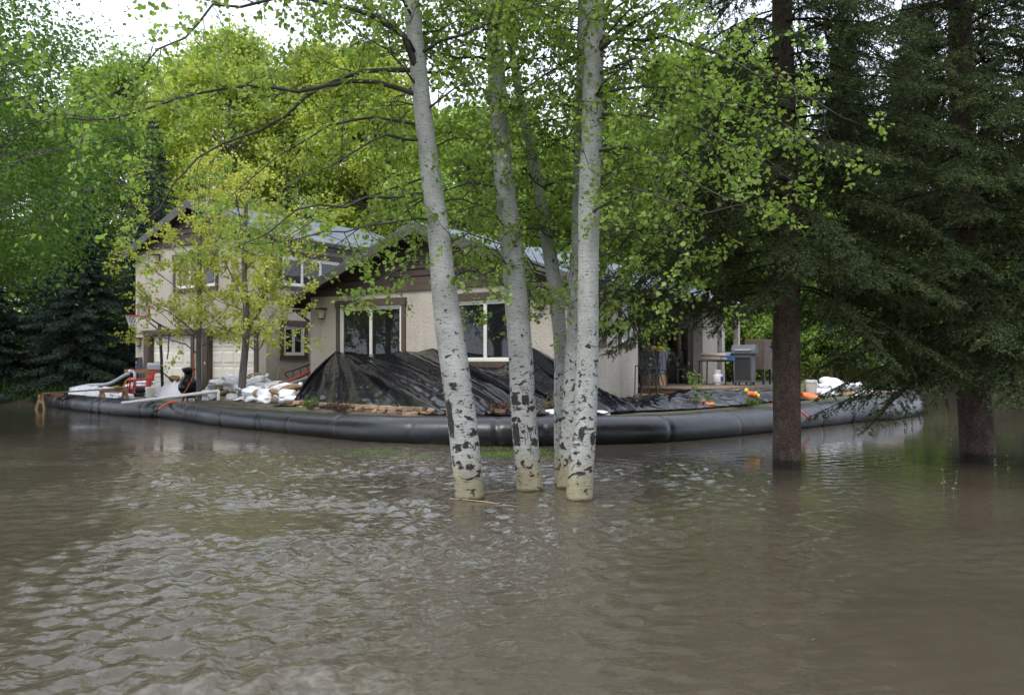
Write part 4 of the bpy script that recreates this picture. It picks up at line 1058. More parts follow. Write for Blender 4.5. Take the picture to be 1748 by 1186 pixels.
# ============================================================ TARPS AND SHEETS
def gz(x, y): return float(ground_h(np.array([float(x)]), np.array([float(y)]))[0])
def gp2(x, y, z=.45): p = gp(x, y, z); return p
def string_sheet(name, strings, ncol, nrow, seed, amp, folds, sag, mat, clear=.05, crum=.02, thick=.012):
    """a sheet hung from its top edge: each string runs from a top point to a foot point; folds run along the strings"""
    K = len(strings); T = np.array([tuple(a) for a, b in strings]); B = np.array([tuple(b) for a, b in strings])
    u = np.linspace(0, K - 1, ncol); v = np.linspace(0, 1, nrow)
    T_ = np.stack([np.interp(u, range(K), T[:, i]) for i in range(3)], 1); B_ = np.stack([np.interp(u, range(K), B[:, i]) for i in range(3)], 1)
    g = np.random.default_rng(seed); ph = g.random(12) * 6.28
    V = np.zeros((nrow, ncol, 3))
    for j, t in enumerate(v):
        P = T_ * (1 - t) + B_ * t
        P[:, 2] -= sag * math.sin(math.pi * t ** 1.5) * (.7 + .3 * np.sin(u * .9 + 1))
        f = np.zeros(ncol)
        for k, (fr, a) in enumerate(folds):
            w = np.array([mnoise.noise((uu * .8 + k * 7, t * 1.6, seed)) for uu in u])
            q = np.sin(fr * u + ph[k] + 2.4 * w); f += a * (.55 * q + .75 * (1 - np.abs(q)) ** 1.5 - .2)
        env = t ** .55 * (1 - .45 * t ** 3)
        c = np.array([mnoise.noise((x * 3.1, y * 3.1, z * 3 + seed)) + .5 * abs(mnoise.noise((x * 8, y * 8, z * 8 + seed))) for x, y, z in P])
        P[:, 2] += amp * f * env + crum * c * (.3 + 1.4 * t)
        V[j] = P
    fl = ground_h(V[..., 0], V[..., 1]) + clear
    V[..., 2] = np.maximum(V[..., 2], fl + .03 * vnoise(V[..., 0], V[..., 1], 4, seed))
    i0 = np.arange(nrow - 1)[:, None] * ncol; k = np.arange(ncol - 1)[None, :]
    F = np.stack([i0 + k, i0 + ncol + k, i0 + ncol + k + 1, i0 + k + 1], -1).reshape(-1, 4)
    o_ = link(name, np_mesh(name, V.reshape(-1, 3), F, 4), mat, smooth=True)
    return o_
pk1 = hw(-8.17, -.10, 1.80); pk2 = hw(-5.55, -.10, 1.80); pk3 = hw(-4.44, -.10, 1.86); pk4 = hw(-1.34, -.10, 1.90)
S_ = [(hw(-8.3, -.1, 1.74), at(516, 668, 23.2)), (pk1, at(505, 684, 20.0)), (pk1, gp2(497, 694)), (pk1, gp2(560, 699)), (pk1, gp2(630, 703)), (pk1, gp2(710, 708)), (hw(-7.7, -.1, 1.72), gp2(775, 711)),
      (hw(-6.8, -.1, 1.70), gp2(825, 712)), (hw(-5.9, -.1, 1.74), gp2(860, 712)), (pk2, gp2(885, 712)), (hw(-5.0, -.1, 1.76), gp2(905, 712)), (pk3, gp2(925, 712)), (pk3, gp2(950, 712)),
      (hw(-3.7, -.1, 1.52), gp2(968, 712)), (hw(-2.9, -.1, 1.36), gp2(980, 711)), (hw(-2.2, -.1, 1.34), gp2(990, 711)), (hw(-1.7, -.1, 1.62), gp2(998, 711)), (pk4, gp2(1006, 711)), (pk4, gp2(1025, 710)), (hw(-1.1, -.1, 1.80), gp2(1045, 709)),
      (hw(-.5, -.12, 1.52), gp2(1060, 708)), (hw(.05, -.35, 1.15), gp2(1075, 707)), (hw(.6, -.9, .80), gp2(1090, 706))]
tarp = string_sheet('black_tarp', S_, 360, 90, 3, .19, [(2.1, 1.0), (4.3, .55), (8.5, .2)], -.10, M_tarp, crum=.016)
tag(tarp, 'shiny black plastic sheet tied up under the front windows and sloping to the flower bed', 'tarp')

def strip_sheet(name, ridge, widths, seed, mat, ncol=260, nrow=60, crum=.07, clear=.03):
    """crumpled sheet lying over a low heap: ridge points (x,y,z), half width either side"""
    Rg = np.array([tuple(p) for p in ridge]); K = len(Rg); u = np.linspace(0, K - 1, ncol)
    C_ = np.stack([np.interp(u, range(K), Rg[:, i]) for i in range(3)], 1); W = np.interp(u, range(K), widths)
    tn = np.gradient(C_[:, :2], axis=0); tn /= np.linalg.norm(tn, axis=1, keepdims=True) + 1e-9; nm = np.stack([-tn[:, 1], tn[:, 0]], 1)
    vv = np.linspace(-1, 1, nrow); V = np.zeros((nrow, ncol, 3))
    for j, t in enumerate(vv):
        x = C_[:, 0] + nm[:, 0] * W * t; y = C_[:, 1] + nm[:, 1] * W * t
        base = ground_h(x, y) + clear
        prof = (1 - abs(t) ** 1.8); fold = np.array([abs(mnoise.noise((uu * 3.0 + t * .9, t * 1.1, seed))) * 1.2 + .6 * abs(mnoise.noise((uu * 7 - t, t * 3.0, seed + 4))) - .45 for uu in u])
        endt = np.clip(np.minimum(u, K - 1 - u) * 3, .15, 1)
        V[j, :, 0] = x + .05 * fold; V[j, :, 1] = y + .05 * fold; V[j, :, 2] = base + np.maximum((C_[:, 2] - base) * prof * endt + crum * fold * (.35 + prof), 0.004)
    i0 = np.arange(nrow - 1)[:, None] * ncol; k = np.arange(ncol - 1)[None, :]
    F = np.stack([i0 + k, i0 + k + 1, i0 + ncol + k + 1, i0 + ncol + k], -1).reshape(-1, 4)
    return link(name, np_mesh(name, V.reshape(-1, 3), F, 4), mat, smooth=True)
o = strip_sheet('black_tarp', [at(1020, 678, 17.6), at(1075, 680, 17.8), at(1120, 676, 18.2), at(1180, 670, 18.9), at(1235, 666, 19.8), at(1290, 664, 20.6), at(1345, 668, 21.2)], [.9, 1.1, 1.2, 1.3, 1.2, 1.1, .8], 12, M_tarp, crum=.13)
tag(o, 'crumpled black plastic sheet lying over a low heap below the deck', 'tarp')
o = strip_sheet('black_plastic_bundle', [at(478, 690, 19.6), at(500, 686, 19.5), at(530, 688, 19.2)], [.35, .55, .4], 15, M_tarp, 70, 30, .12)
tag(o, 'small wadded end of black plastic beside the tan sandbags', 'tarp')
o = strip_sheet('white_sheet', [at(108, 668, 27.2), at(140, 657, 27.4), at(170, 662, 26.8), at(192, 676, 25.6)], [.6, .8, .7, .5], 17, M_wsheet, 120, 40, .12)
tag(o, 'white plastic sheet over the sandbags beside the wooden plank', 'plastic sheet')
o = strip_sheet('white_sheet', [hw(-18.3, -.85, .72), hw(-17.2, -.8, .86), hw(-16.0, -.8, .82), hw(-15.0, -.85, .8), hw(-14.0, -.9, .76)], [.5, .55, .55, .55, .5], 18, M_wsheet, 160, 36, .10)
tag(o, 'white plastic sheet along the foot of the garage doors', 'plastic sheet')
o = strip_sheet('white_sheet', [at(430, 676, 21.3), at(448, 668, 22.3), at(462, 664, 23.2), at(478, 662, 24.0)], [.5, .7, .65, .5], 19, M_wsheet, 130, 36, .11)
tag(o, 'white plastic sheet draped between garage corner and flower bed', 'plastic sheet')

# ============================================================ SANDBAGS
def bag_mesh(name, seed, sx, sy, sz, mat, crump, ears):
    r = random.Random(seed); n, m = 20, 12; mb = MB()
    for j in range(m + 1):
        b = -math.pi / 2 + math.pi * j / m
        for i in range(n):
            a = 2 * math.pi * i / n
            e = .62; c = lambda t: math.copysign(abs(math.cos(t)) ** e, math.cos(t)); s = lambda t: math.copysign(abs(math.sin(t)) ** e, math.sin(t))
            x, y, z = c(b) * c(a), c(b) * s(a), math.copysign(abs(math.sin(b)) ** .9, math.sin(b))
            w = 1 + crump * mnoise.noise((x * 1.7 + seed, y * 1.7, z * 1.7)) + crump * .6 * mnoise.noise((x * 4 + seed, y * 4, z * 4))
            mb.v.append((x * sx * w, y * sy * w, z * sz * w - .02 * x * x))
    for j in range(m):
        for i in range(n): mb.f.append((j * n + i, j * n + (i + 1) % n, (j + 1) * n + (i + 1) % n, (j + 1) * n + i))
    if ears:
        mb.tube([(sx * .9, 0, 0), (sx * 1.12, .01, .02), (sx * 1.3, .03, .05), (sx * 1.45, .02, .04)], [.05, .025, .05, .06], 8, squash=.4)
    me = bpy.data.meshes.new(name); me.from_pydata(mb.v, [], mb.f); me.materials.append(mat); me.polygons.foreach_set('use_smooth', [True] * len(me.polygons)); return me
BAG = {'w': [bag_mesh('sandbag', s, .30, .19, .10, M_wbag, .30, True) for s in (1, 2, 3, 4)],
       't': [bag_mesh('sandbag', s, .27, .17, .085, M_tbag, .16, False) for s in (11, 12, 13)],
       'o': [bag_mesh('sandbag', s, .24, .13, .07, M_obag, .22, True) for s in (21, 22)]}
_r = random.Random(99)
def bag(p, kind, label, group, rz=None, tilt=.18, s=1.0):
    o_ = bpy.data.objects.new('sandbag', _r.choice(BAG[kind])); C.objects.link(o_); o_.location = p
    o_.rotation_euler = (_r.gauss(0, tilt), _r.gauss(0, tilt), _r.uniform(0, 6.28) if rz is None else rz); o_.scale = (s * _r.uniform(.9, 1.12), s * _r.uniform(.9, 1.1), s * _r.uniform(.9, 1.2))
    return tag(o_, label, 'sandbag', group)
def pile(A, B, levels, mix, where, width=.25, rowgap=.36, dz=.15):
    A = Vector(A); B = Vector(B); n = max(2, int((B - A).length / rowgap)); side = (B - A).normalized().cross(Vector((0, 0, 1)))
    for l in range(levels):
        for row in range(2 if l < levels - 1 and width > .15 else 1):
            for i in range(n - l):
                if l == levels - 1 and _r.random() < .4: continue
                f = (i + .5 + l * .5 + _r.uniform(-.15, .15)) / n; p = A.lerp(B, f) + side * (_r.uniform(-.1, .1) + (row - .5) * width * (1 if levels > 1 else 0)); p.z = gz(p.x, p.y) + .08 + l * dz + _r.uniform(-.015, .02)
                k = _r.choices('wt', mix)[0]
                bag(p, k, ('crumpled white sandbag ' if k == 'w' else 'tan burlap sandbag ') + where, ('white' if k == 'w' else 'tan') + ' sandbags ' + where)
pile(at(346, 690, 25.4), at(478, 690, 24.2), 5, (.86, .14), 'heaped before the right garage door', .5)
pile(at(446, 690, 23.4), at(500, 690, 22.4), 3, (.7, .3), 'by the front steps', .4)
pile(at(432, 690, 21.8), at(512, 690, 20.0), 3, (.62, .38), 'at the end of the flower bed', .3)
pile(at(165, 668, 27.5), at(228, 668, 28.6), 3, (.12, .88), 'behind the pump', .45)
pile(at(190, 680, 25.4), at(232, 680, 26.6), 1, (.9, .1), 'next to the red chair', .1)
for p, k in ((hw(-11.75, -.35, .98), 't'), (hw(-14.9, -.55, .9), 't'), (hw(-15.6, -.6, .92), 't')):
    bag(p, k, 'single tan burlap sandbag lying on the white sheeting by the garage wall', 'tan sandbags on the white sheeting')
pile(at(1400, 690, 23.0), at(1470, 686, 23.2), 3, (.96, .04), 'heaped behind the right bend of the tube', .5)
for x, y in ((.15, 3.12), (.62, 3.1), (2.45, 3.9), (2.42, 4.5), (2.46, 5.3), (2.42, 6.2), (2.45, 6.9)):
    p = hw(x, y); p.z = .66 + _r.uniform(-.02, .02) if x > 2 else .55
    bag(p, 't', 'tan burlap sandbag laid along the edge of the wooden deck', 'tan sandbags along the deck', HROT + math.pi / 2, .08, 1.1)
for x, y in ((2.45, 3.9), (2.42, 4.5), (2.46, 5.3), (2.42, 6.2), (2.45, 6.9)):
    p = hw(x, y + .1); p.z = .55; bag(p, 't', 'tan burlap sandbag laid along the edge of the wooden deck', 'tan sandbags along the deck', HROT + math.pi / 2, .05, 1.1)
for x, y, d in ((1213, 694, 17.9), (1232, 696, 18.2), (1222, 690, 18.3)): bag(at(x, y, d), 'o', 'orange plastic bag lying in front of the crumpled black sheet', 'orange bags by the tulips')
for x, y, d in ((1378, 686, 20.6), (1386, 678, 21.6)): bag(at(x, y, d), 'o', 'orange plastic bag beside the white bucket behind the tube', 'orange bags by the bucket')
for x, y, d in ((1027, 707, 16.1), (941, 705, 15.7)): bag(at(x, y, d), 'w', 'white sandbag end showing over the tube below the front windows', 'white bags at the flower bed', s=.7)

# ============================================================ FLOWER BED
bed = thing('garden_wall', 'low dry-laid border of brown stones in front of the black sheet', 'stone border', DAM[len(DAM) // 2])
def stone_mesh(seed):
    r = random.Random(seed); mb = MB().box((0, 0, 0), (.30, .22, .085))
    mb.v = [(x * r.uniform(.8, 1.12), y * r.uniform(.8, 1.1), z * r.uniform(.75, 1.15)) for x, y, z in mb.v]
    me = bpy.data.meshes.new('stone'); me.from_pydata(mb.v, [], mb.f); me.materials.append(M_stone); return me
STN = [stone_mesh(s) for s in range(6)]
for lvl, off in ((0, .88), (1, .92), (2, .97)):
    a = 0.0; i = 0
    while i < len(DAM) - 4:
        p = DAM[i]; t = (DAM[i + 3] - DAM[i]).normalized(); q = p + Vector((-t.y, t.x, 0)) * (off + _r.uniform(-.03, .03)); step = _r.uniform(.24, .36)
        pxx = CX + q.x / q.y * FPX
        if 500 < pxx < 1010 and q.y < 22 and (lvl < 2 or _r.random() < .55):
            s_ = bpy.data.objects.new('stone', _r.choice(STN)); C.objects.link(s_); s_.parent = bed
            s_.location = q - Vector(bed.location) + Vector((0, 0, .375 + lvl * .086 + _r.uniform(-.008, .008)))
            s_.rotation_euler = (_r.gauss(0, .05), _r.gauss(0, .05), math.atan2(t.y, t.x) + _r.gauss(0, .12)); k = step / .31; s_.scale = (k, _r.uniform(.8, 1.2), _r.uniform(.8, 1.05))
        i += max(1, int(step / .05))
def bush(name, label, px, y, d, w, h, mat, n, seed, cat='shrub'):
    p = at(px, y, d); p.z = gz(p.x, p.y) + .02; g = np.random.default_rng(seed); r = random.Random(seed)
    t = thing(name, label, cat, p); mb = MB(); P = []; D = []
    for k in range(26):
        a = r.uniform(0, 6.28); rr = w * .5 * math.sqrt(r.random()); e = Vector((math.cos(a) * rr, math.sin(a) * rr, h * r.uniform(.5, 1.0) * (1 - .4 * (rr / w * 2) ** 2)))
        mb.tube([(e.x * .25, e.y * .25, 0), e * .6, e], [.006, .004, .002], 3, cap=False)
        for _ in range(n):
            f = r.uniform(.35, 1.0); q = e * f + rv(r, .03); P.append(tuple(q)); D.append(tuple(rv(r, .6) + Vector((0, 0, .5))))
    mb.build('stems', M_twig, t); tag(link('leaves', leaf_mesh('leaves', P, D, np.full(len(P), .035) * g.uniform(.6, 1.2, len(P)), seed, 'diamond'), mat, t), kind='stuff'); return t
bush('heather_bush', 'low russet heather mound under the left window', 582, 697, 17.2, .62, .26, L_heather, 30, 81)
bush('leafy_shrub', 'small green-brown shrub at the corner of the black sheet', 530, 694, 17.9, .42, .32, L_mid, 14, 82)
bush('heather_bush', 'russet heather clump between the first two aspen trunks', 850, 705, 15.9, .75, .28, L_heather, 32, 83)
bush('leafy_shrub', 'straggly green and brown shrub just left of the slim aspen', 936, 702, 16.0, .4, .42, L_brush, 14, 84)
bush('leafy_shrub', 'pale green shrub growing against the garage side wall', 500, 655, 24.6, .5, .55, L_bg, 18, 85)
bush('leafy_shrub', 'twiggy reddish shrub beside the orange bags', 1185, 697, 17.6, .4, .3, L_brush, 10, 86)
bush('leafy_shrub', 'yellow-green shrub beside the right-hand bucket', 1378, 672, 22.5, .35, .5, L_yel, 22, 87)
bush('leafy_shrub', 'small light green weed at the foot of the shaded side wall', 1045, 678, 19.2, .5, .3, L_bg, 8, 88)
def tulip(x, y, d, h, mat, label, group):
    p = at(x, y, d); top = p.z; p.z = gz(p.x, p.y); h = max(.2, top - p.z)
    t = thing('tulip', label, 'flower', p, _r.uniform(0, 6), group)
    MB().tube([(0, 0, 0), (.01, 0, h * .5), (.0, .01, h)], .006, 5).build('stem', L_grass, t)
    MB().lathe([(.012, 0), (.042, .025), (.048, .06), (.034, .10), (.012, .112)], 9, (0, 0, h)).build('petals', mat, t, smooth=True)
    for k in range(3):
        a = k * 2.1; c, s = math.cos(a), math.sin(a)
        MB().add([(0, 0, .02), (c * .05 - s * .025, s * .05 + c * .025, h * .4), (c * .10, s * .10, h * .75), (c * .05 + s * .025, s * .05 - c * .025, h * .4)], [(0, 1, 2, 3)]).build('leaf', L_grass, t)
for x, y in ((1274, 671), (1290, 683), (1294, 688)): tulip(x, y, 18.2, .4, M_yellow, 'yellow tulip in bloom behind the flood tube', 'yellow tulips')
for x, y in ((1282, 686), (1284, 692), (1287, 696), (1279, 690), (1285, 683)): tulip(x, y, 18.1, .35, M_obag, 'orange tulip in bloom among the yellow ones', 'orange tulips')

# ============================================================ THINGS BY THE GARAGE
# basketball hoop
hp = at(278, 678, 27.6); hp.z = gz(hp.x, hp.y); t = thing('basketball_hoop', 'portable basketball hoop with red-edged clear backboard and black pole before the garage', 'basketball hoop', hp)
H_ = 2.62; MB().tube([(0, 0, 0), (-.05, 0, 1.4), (-.12, 0, H_ - .15)], .05, 10).build('pole', M_black, t, smooth=True)
mb = MB(); mb.bar((-.12, 0, H_ - .17), (-.52, -.12, H_ + .12), .05); mb.bar((-.10, 0, H_ - .40), (-.52, -.10, H_ - .02), .04); mb.bar((-.12, 0, H_ - .17), (.2, .05, H_ - .36), .05); mb.build('arm', M_black, t)
MB().tube([(.2, .05, H_ - .36), (.16, .05, H_ - 1.1), (.12, .05, H_ - 1.35)], .022, 8).build('height_adjuster', M_black, t)
bm = Matrix.Rotation(R(222), 4, 'Z'); bc = Vector((-.58, -.14, H_ + .40))
def bb(x, z, y=0): return bc + (Matrix.Rotation(R(-48), 3, 'Z') @ Vector((x, y, z)))
mb = MB(); mb.add([bb(-.53, -.36, -.01), bb(.53, -.36, -.01), bb(.53, .36, -.01), bb(-.53, .36, -.01), bb(-.53, -.36, .01), bb(.53, -.36, .01), bb(.53, .36, .01), bb(-.53, .36, .01)], [(0, 1, 2, 3), (5, 4, 7, 6), (0, 4, 5, 1), (1, 5, 6, 2), (2, 6, 7, 3), (3, 7, 4, 0)])
bd = mb.build('backboard', M_clear, t)
mb = MB(); fr = [bb(-.55, .02, -.0), bb(-.55, -.38, 0), bb(.55, -.38, 0), bb(.55, .02, 0)]
for a, b in zip(fr, fr[1:]): mb.bar(a, b, .045)
mb.build('red_edge', M_red, bd)
mb = MB(); fr = [bb(-.55, .03), bb(-.55, .38), bb(.55, .38), bb(.55, .03)]
for a, b in zip(fr, fr[1:]): mb.bar(a, b, .035)
q_ = [bb(-.22, -.28, -.022), bb(.22, -.28, -.022), bb(.22, .08, -.022), bb(-.22, .08, -.022)]
for a, b in zip(q_, q_[1:] + q_[:1]): mb.bar(a, b, .03)
mb.build('white_edge', M_white, bd)
rc = bb(0, -.30, -.34); pts = [rc + Vector((math.cos(a) * .23, math.sin(a) * .23, 0)) for a in np.linspace(0, 6.2832, 25)]
mb = MB().tube(pts, .016, 6, cap=False); mb.bar(bb(0, -.30, -.11), bb(0, -.30, .0), .12, .02); mb.build('rim', M_red, t)
mb = MB()
for k in range(12):
    a0 = k * math.pi / 6
    for sg in (-1, 1): mb.tube([rc + Vector((math.cos(a0 + sg * .26 * j) * (.225 - .03 * j), math.sin(a0 + sg * .26 * j) * (.225 - .03 * j), -.10 * j)) for j in range(5)], .008, 3, cap=False)
mb.build('net', M_net, t)
mb = MB(); mb.add([(-.1, -.25, 0), (1.0, -.4, 0), (1.0, .4, 0), (-.1, .25, 0), (-.05, -.18, .1), (.9, -.3, .2), (.9, .3, .2), (-.05, .18, .1)], [(3, 2, 1, 0), (4, 5, 6, 7), (0, 1, 5, 4), (1, 2, 6, 5), (2, 3, 7, 6), (3, 0, 4, 7)]); mb.build('base', M_black, t, bevel=.03)
mb = MB(); mb.bar((-.02, 0, .85), (.75, -.15, .2), .03); mb.bar((-.02, 0, .85), (.75, .15, .2), .03); mb.build('strut', M_black, t)
# red plastic chair
cp = at(240, 679, 27.2); cp.z = gz(cp.x, cp.y); t = thing('plastic_chair', 'red plastic garden armchair standing beside the pump', 'chair', cp, R(-53))
MB().add([(-.26, -.27, .40), (.26, -.27, .40), (.23, .22, .36), (-.23, .22, .36), (-.26, -.27, .36), (.26, -.27, .36), (.23, .22, .32), (-.23, .22, .32)], [(0, 1, 2, 3), (5, 4, 7, 6), (0, 4, 5, 1), (1, 5, 6, 2), (2, 6, 7, 3), (3, 7, 4, 0)]).build('seat', M_red, t, bevel=.02)
mb = MB()
for k in range(5):
    x = -.2 + k * .1; mb.bar((x, .22, .36), (x * 1.1, .42, .88 - .3 * x * x), .075, .02)
mb.bar((-.25, .41, .86), (.25, .41, .86), .03, .06); mb.build('backrest', M_red, t)
for sx in (-1, 1):
    MB().tube([(sx * .28, -.26, .58), (sx * .29, 0, .60), (sx * .26, .33, .63)], .028, 6).build('armrest', M_red, t)
    MB().bar((sx * .28, -.25, .58), (sx * .31, -.32, 0), .055, .05).build('leg', M_red, t); MB().bar((sx * .24, .22, .36), (sx * .29, .36, 0), .055, .05).build('leg', M_red, t)
# buckets
def bucket(p, label, mat):
    t = thing('bucket', label, 'bucket', p)
    b = MB().lathe([(.125, 0), (.13, .02), (.148, .33), (.148, .37), (.138, .37), (.122, .03)], 22).build('pail', mat, t, smooth=True)
    MB().lathe([(.152, .29), (.158, .295), (.158, .31), (.152, .315)], 22, cap=False).build('rim_band', mat, t, smooth=True)
    MB().tube([(.155 * math.cos(a), .155 * math.sin(a), .30 - .16 * math.sin(a)) for a in np.linspace(0, math.pi, 12)], .005, 4).build('handle', M_lgrey, t)
p = at(256.5, 681, 26.3); p.z = gz(p.x, p.y) + .015; bucket(p, 'white plastic bucket standing on the driveway by the red chair', M_white)
p = at(1385, 680, 21.9); p.z = gz(p.x, p.y) + .10; bucket(p, 'dusty off-white bucket beside the white sandbag heap', M_dusty)
p = at(1385, 680, 21.9); 
# mailbox on a timber T post
p = at(254, 680, 28.0); p.z = gz(p.x, p.y); t = thing('mailbox', 'grey letter box on a brown timber post with a long crossbeam', 'mailbox', p)
MB().b(-.07, .07, -.07, .07, 0, .80).build('post', M_wood, t, bevel=.006); MB().b(-.80, .42, -.08, .08, .802, .93).build('beam', M_wood, t, bevel=.006)
mb = MB(); n = 10; pr = [(-.11, 0), (.11, 0)] + [(.11 * math.cos(a), .12 + .10 * math.sin(a)) for a in np.linspace(0, math.pi, n)]
for x in (-.02, .44): mb.v += [(x, y_, .935 + z_) for y_, z_ in pr]
m_ = len(pr); mb.f += [(k, (k + 1) % m_, m_ + (k + 1) % m_, m_ + k) for k in range(m_)] + [tuple(range(m_))[::-1], tuple(range(m_, 2 * m_))]; mb.build('box', M_lgrey, t)
MB().box((.447, 0, 1.04), (.012, .19, .19)).build('flap', M_grey, t)
t = thing('spray_bottle', 'small orange-topped bottle standing on the timber crossbeam', 'bottle', p + Vector((-.42, 0, .932)))
MB().lathe([(.035, 0), (.037, .02), (.037, .13), (.015, .16), (.015, .18)], 12).build('bottle_body', M_blue, t, smooth=True); MB().lathe([(.03, .18), (.032, .20), (.03, .26), (.012, .28)], 12).build('bottle_cap', M_obag, t, smooth=True)
# black plastic bag on the wall corner
o = string_sheet('black_plastic_sheet', [(at(231, 611, 29.6), at(230, 668, 29.2)), (at(236, 610, 29.5), at(238, 668, 28.9)), (at(243, 609, 29.4), at(248, 668, 28.8))], 40, 40, 8, .05, [(3, 1)], -.05, M_tarp, crum=.05)
tag(o, 'narrow black plastic sheet hanging at the left edge of the garage', 'plastic sheet')
# pump with pipework
p = at(230, 676, 27.9); p.z = gz(p.x, p.y); t = thing('water_pump', 'small pump with white pipe manifold and black motor on the driveway', 'pump', p)
mb = MB(); mb.tube([(0, 0, .25), (0, 0, .80), (-.06, 0, .87), (-.2, 0, .88)], .05, 10); mb.tube([(0, 0, .60), (-.22, 0, .60)], .04, 8); mb.tube([(0, 0, .32), (-.2, 0, .32)], .035, 8); mb.build('manifold', M_pvc, t, smooth=True)
mb = MB(); mb.lathe([(.055, 0), (.06, .03), (.03, .05)], 10, (-.1, 0, .92)); mb.lathe([(.05, 0), (.05, .03), (.02, .05)], 10, (-.15, 0, .64)); mb.build('valve_handle', M_red, t)
mb = MB(); mb.tube([(.05, 0, .25), (.42, .05, .25)], .13, 14); mb.b(-.1, .5, -.15, .18, 0, .10); mb.build('motor', M_black, t, bevel=.01)
mb = MB()
for y_ in (-.2, .22):
    mb = MB()
    for z in (.12, .46): mb.tube([(-.15, y_, z), (.52, y_, z)], .014, 6)
    for x in (-.15, .52): mb.tube([(x, y_, 0), (x, y_, .46)], .014, 6)
    mb.build('side_frame', M_black, t)
def hose(label, pts, r, mat, name='hose', cat='hose'):
    P = catmull([Vector(q) for q in pts], .08); return tag(MB().tube(P, r, 8).build(name, mat, smooth=True), label, cat)
hose('thick grey hose arching from the pump over the tan sandbags', [at(222, 637, 27.9), at(212, 641, 27.9), at(195, 651, 28.0), at(180, 656, 28.0), at(150, 658, 28.2), at(120, 664, 28.6)], .055, M_greyhose)
hose('thin orange hose hanging from the pump to the driveway', [at(223, 646, 27.8), at(216, 649, 27.7), at(211, 660, 27.4), at(204, 672, 27.0), at(196, 680, 26.4)], .022, M_orange)
hose('orange hose with dark coupling lying over the flood tube', [at(318, 688, 22.3), at(305, 686, 21.85), at(295, 686, 21.75), at(283, 690, 21.5), at(274, 696, 21.35), at(268, 700, 21.3)], .03, M_orange)
tag(MB().tube([at(269, 699, 21.32), at(264, 702, 21.25)], .045, 10).build('hose_coupling', M_black), 'dark coupling on the end of the orange hose over the tube', 'coupling')
hose('orange cord tied round the slender maple and trailing to the ground', [at(331, 603, 23.5), at(330, 625, 23.5), at(328, 645, 23.5), at(318, 665, 23.4), at(310, 676, 23.3), at(322, 676, 23.4), at(338, 675, 23.5)], .012, M_orange)
hose('long white plastic pipe resting on the flood tube', [at(208, 688, 22.2), at(290, 678, 22.2), at(374, 667, 22.2)], .045, M_pvc, 'pvc_pipe', 'pipe')
hose('short upright white pipe at the end of the long one', [at(373, 667, 22.2), at(373, 693, 22.2)], .042, M_pvc, 'pvc_pipe', 'pipe')
hose('red fire hose running beside the white pipe to the front steps', [at(418, 694, 21.4), at(432, 672, 22.6), at(452, 660, 23.6), at(480, 655, 24.0), at(496, 650, 24.2), at(515, 641, 24.4), at(528, 634, 24.6)], .055, M_redhose)
hose('pale pipe sloping up over the white sheet to the front steps', [at(424, 692, 21.2), at(450, 672, 22.4), at(475, 660, 23.2), at(510, 650, 23.9), at(525, 644, 24.3)], .045, M_greyhose, 'pale_pipe', 'pipe')
hose('pale curved pipe crossing the top of the tube at its right bend', [at(1440, 684, 21.9), at(1470, 676, 21.9), at(1500, 671, 22.0), at(1522, 669, 22.1), at(1541, 670, 22.2)], .05, M_cush, 'pvc_pipe', 'pipe')
hose('red strap tied over the flood tube behind the spruce trunk', [at(1310, 694, 18.6), at(1335, 694, 18.5), at(1362, 700, 18.3), at(1372, 706, 18.2), at(1383, 716, 18.15)], .025, M_redhose, 'red_strap', 'strap')
# chiminea wrapped in black
p = at(322, 690, 24.2); p.z = gz(p.x, p.y); t = thing('chiminea', 'pot-bellied black garden stove with chimney standing behind the tube', 'stove', p)
b_ = MB().lathe([(.10, .22), (.22, .27), (.29, .38), (.29, .50), (.22, .64), (.13, .74), (.12, .86), (.17, .90), (.18, .95), (.11, .97)], 18).build('belly', M_tarp, t, smooth=True)
for k in range(3): MB().bar((.12 * math.cos(k * 2.1), .12 * math.sin(k * 2.1), .26), (.24 * math.cos(k * 2.1), .24 * math.sin(k * 2.1), 0), .04).build('leg', M_black, t)
MB().lathe([(.20, .96), (.19, 1.0), (.05, 1.04)], 16).build('lid', M_black, t, smooth=True)
# sawhorses and plank
def sawhorse(p, label, rz, h=.62):
    t = thing('sawhorse', label, 'sawhorse', p, rz)
    MB().b(-.45, .45, -.045, .045, h - .09, h).build('beam', M_wood, t)
    for sx in (-1, 1):
        for sy in (-1, 1): MB().bar((sx * .36, sy * .03, h - .05), (sx * .42, sy * .26, -.3), .04, .09).build('leg', M_wood, t)
        MB().b(sx * .38 - .02, sx * .38 + .02, -.13, .13, h * .42, h * .42 + .08).build('brace', M_wood, t)
a_ = gp(87, 697, 0); sawhorse(a_, 'yellow wooden sawhorse standing in the flood water', R(72), .46); b2 = at(194, 682, 24.9); b2.z = gz(b2.x, b2.y); sawhorse(b2, 'yellow wooden sawhorse on the driveway behind the tube', R(60), .36)
tag(MB().bar(a_ + Vector((-.15, -.1, .485)), b2 + Vector((.15, .1, .385)), .24, .04).build('plank', M_plank), 'long brown plank bridging the tube between two sawhorses', 'plank')
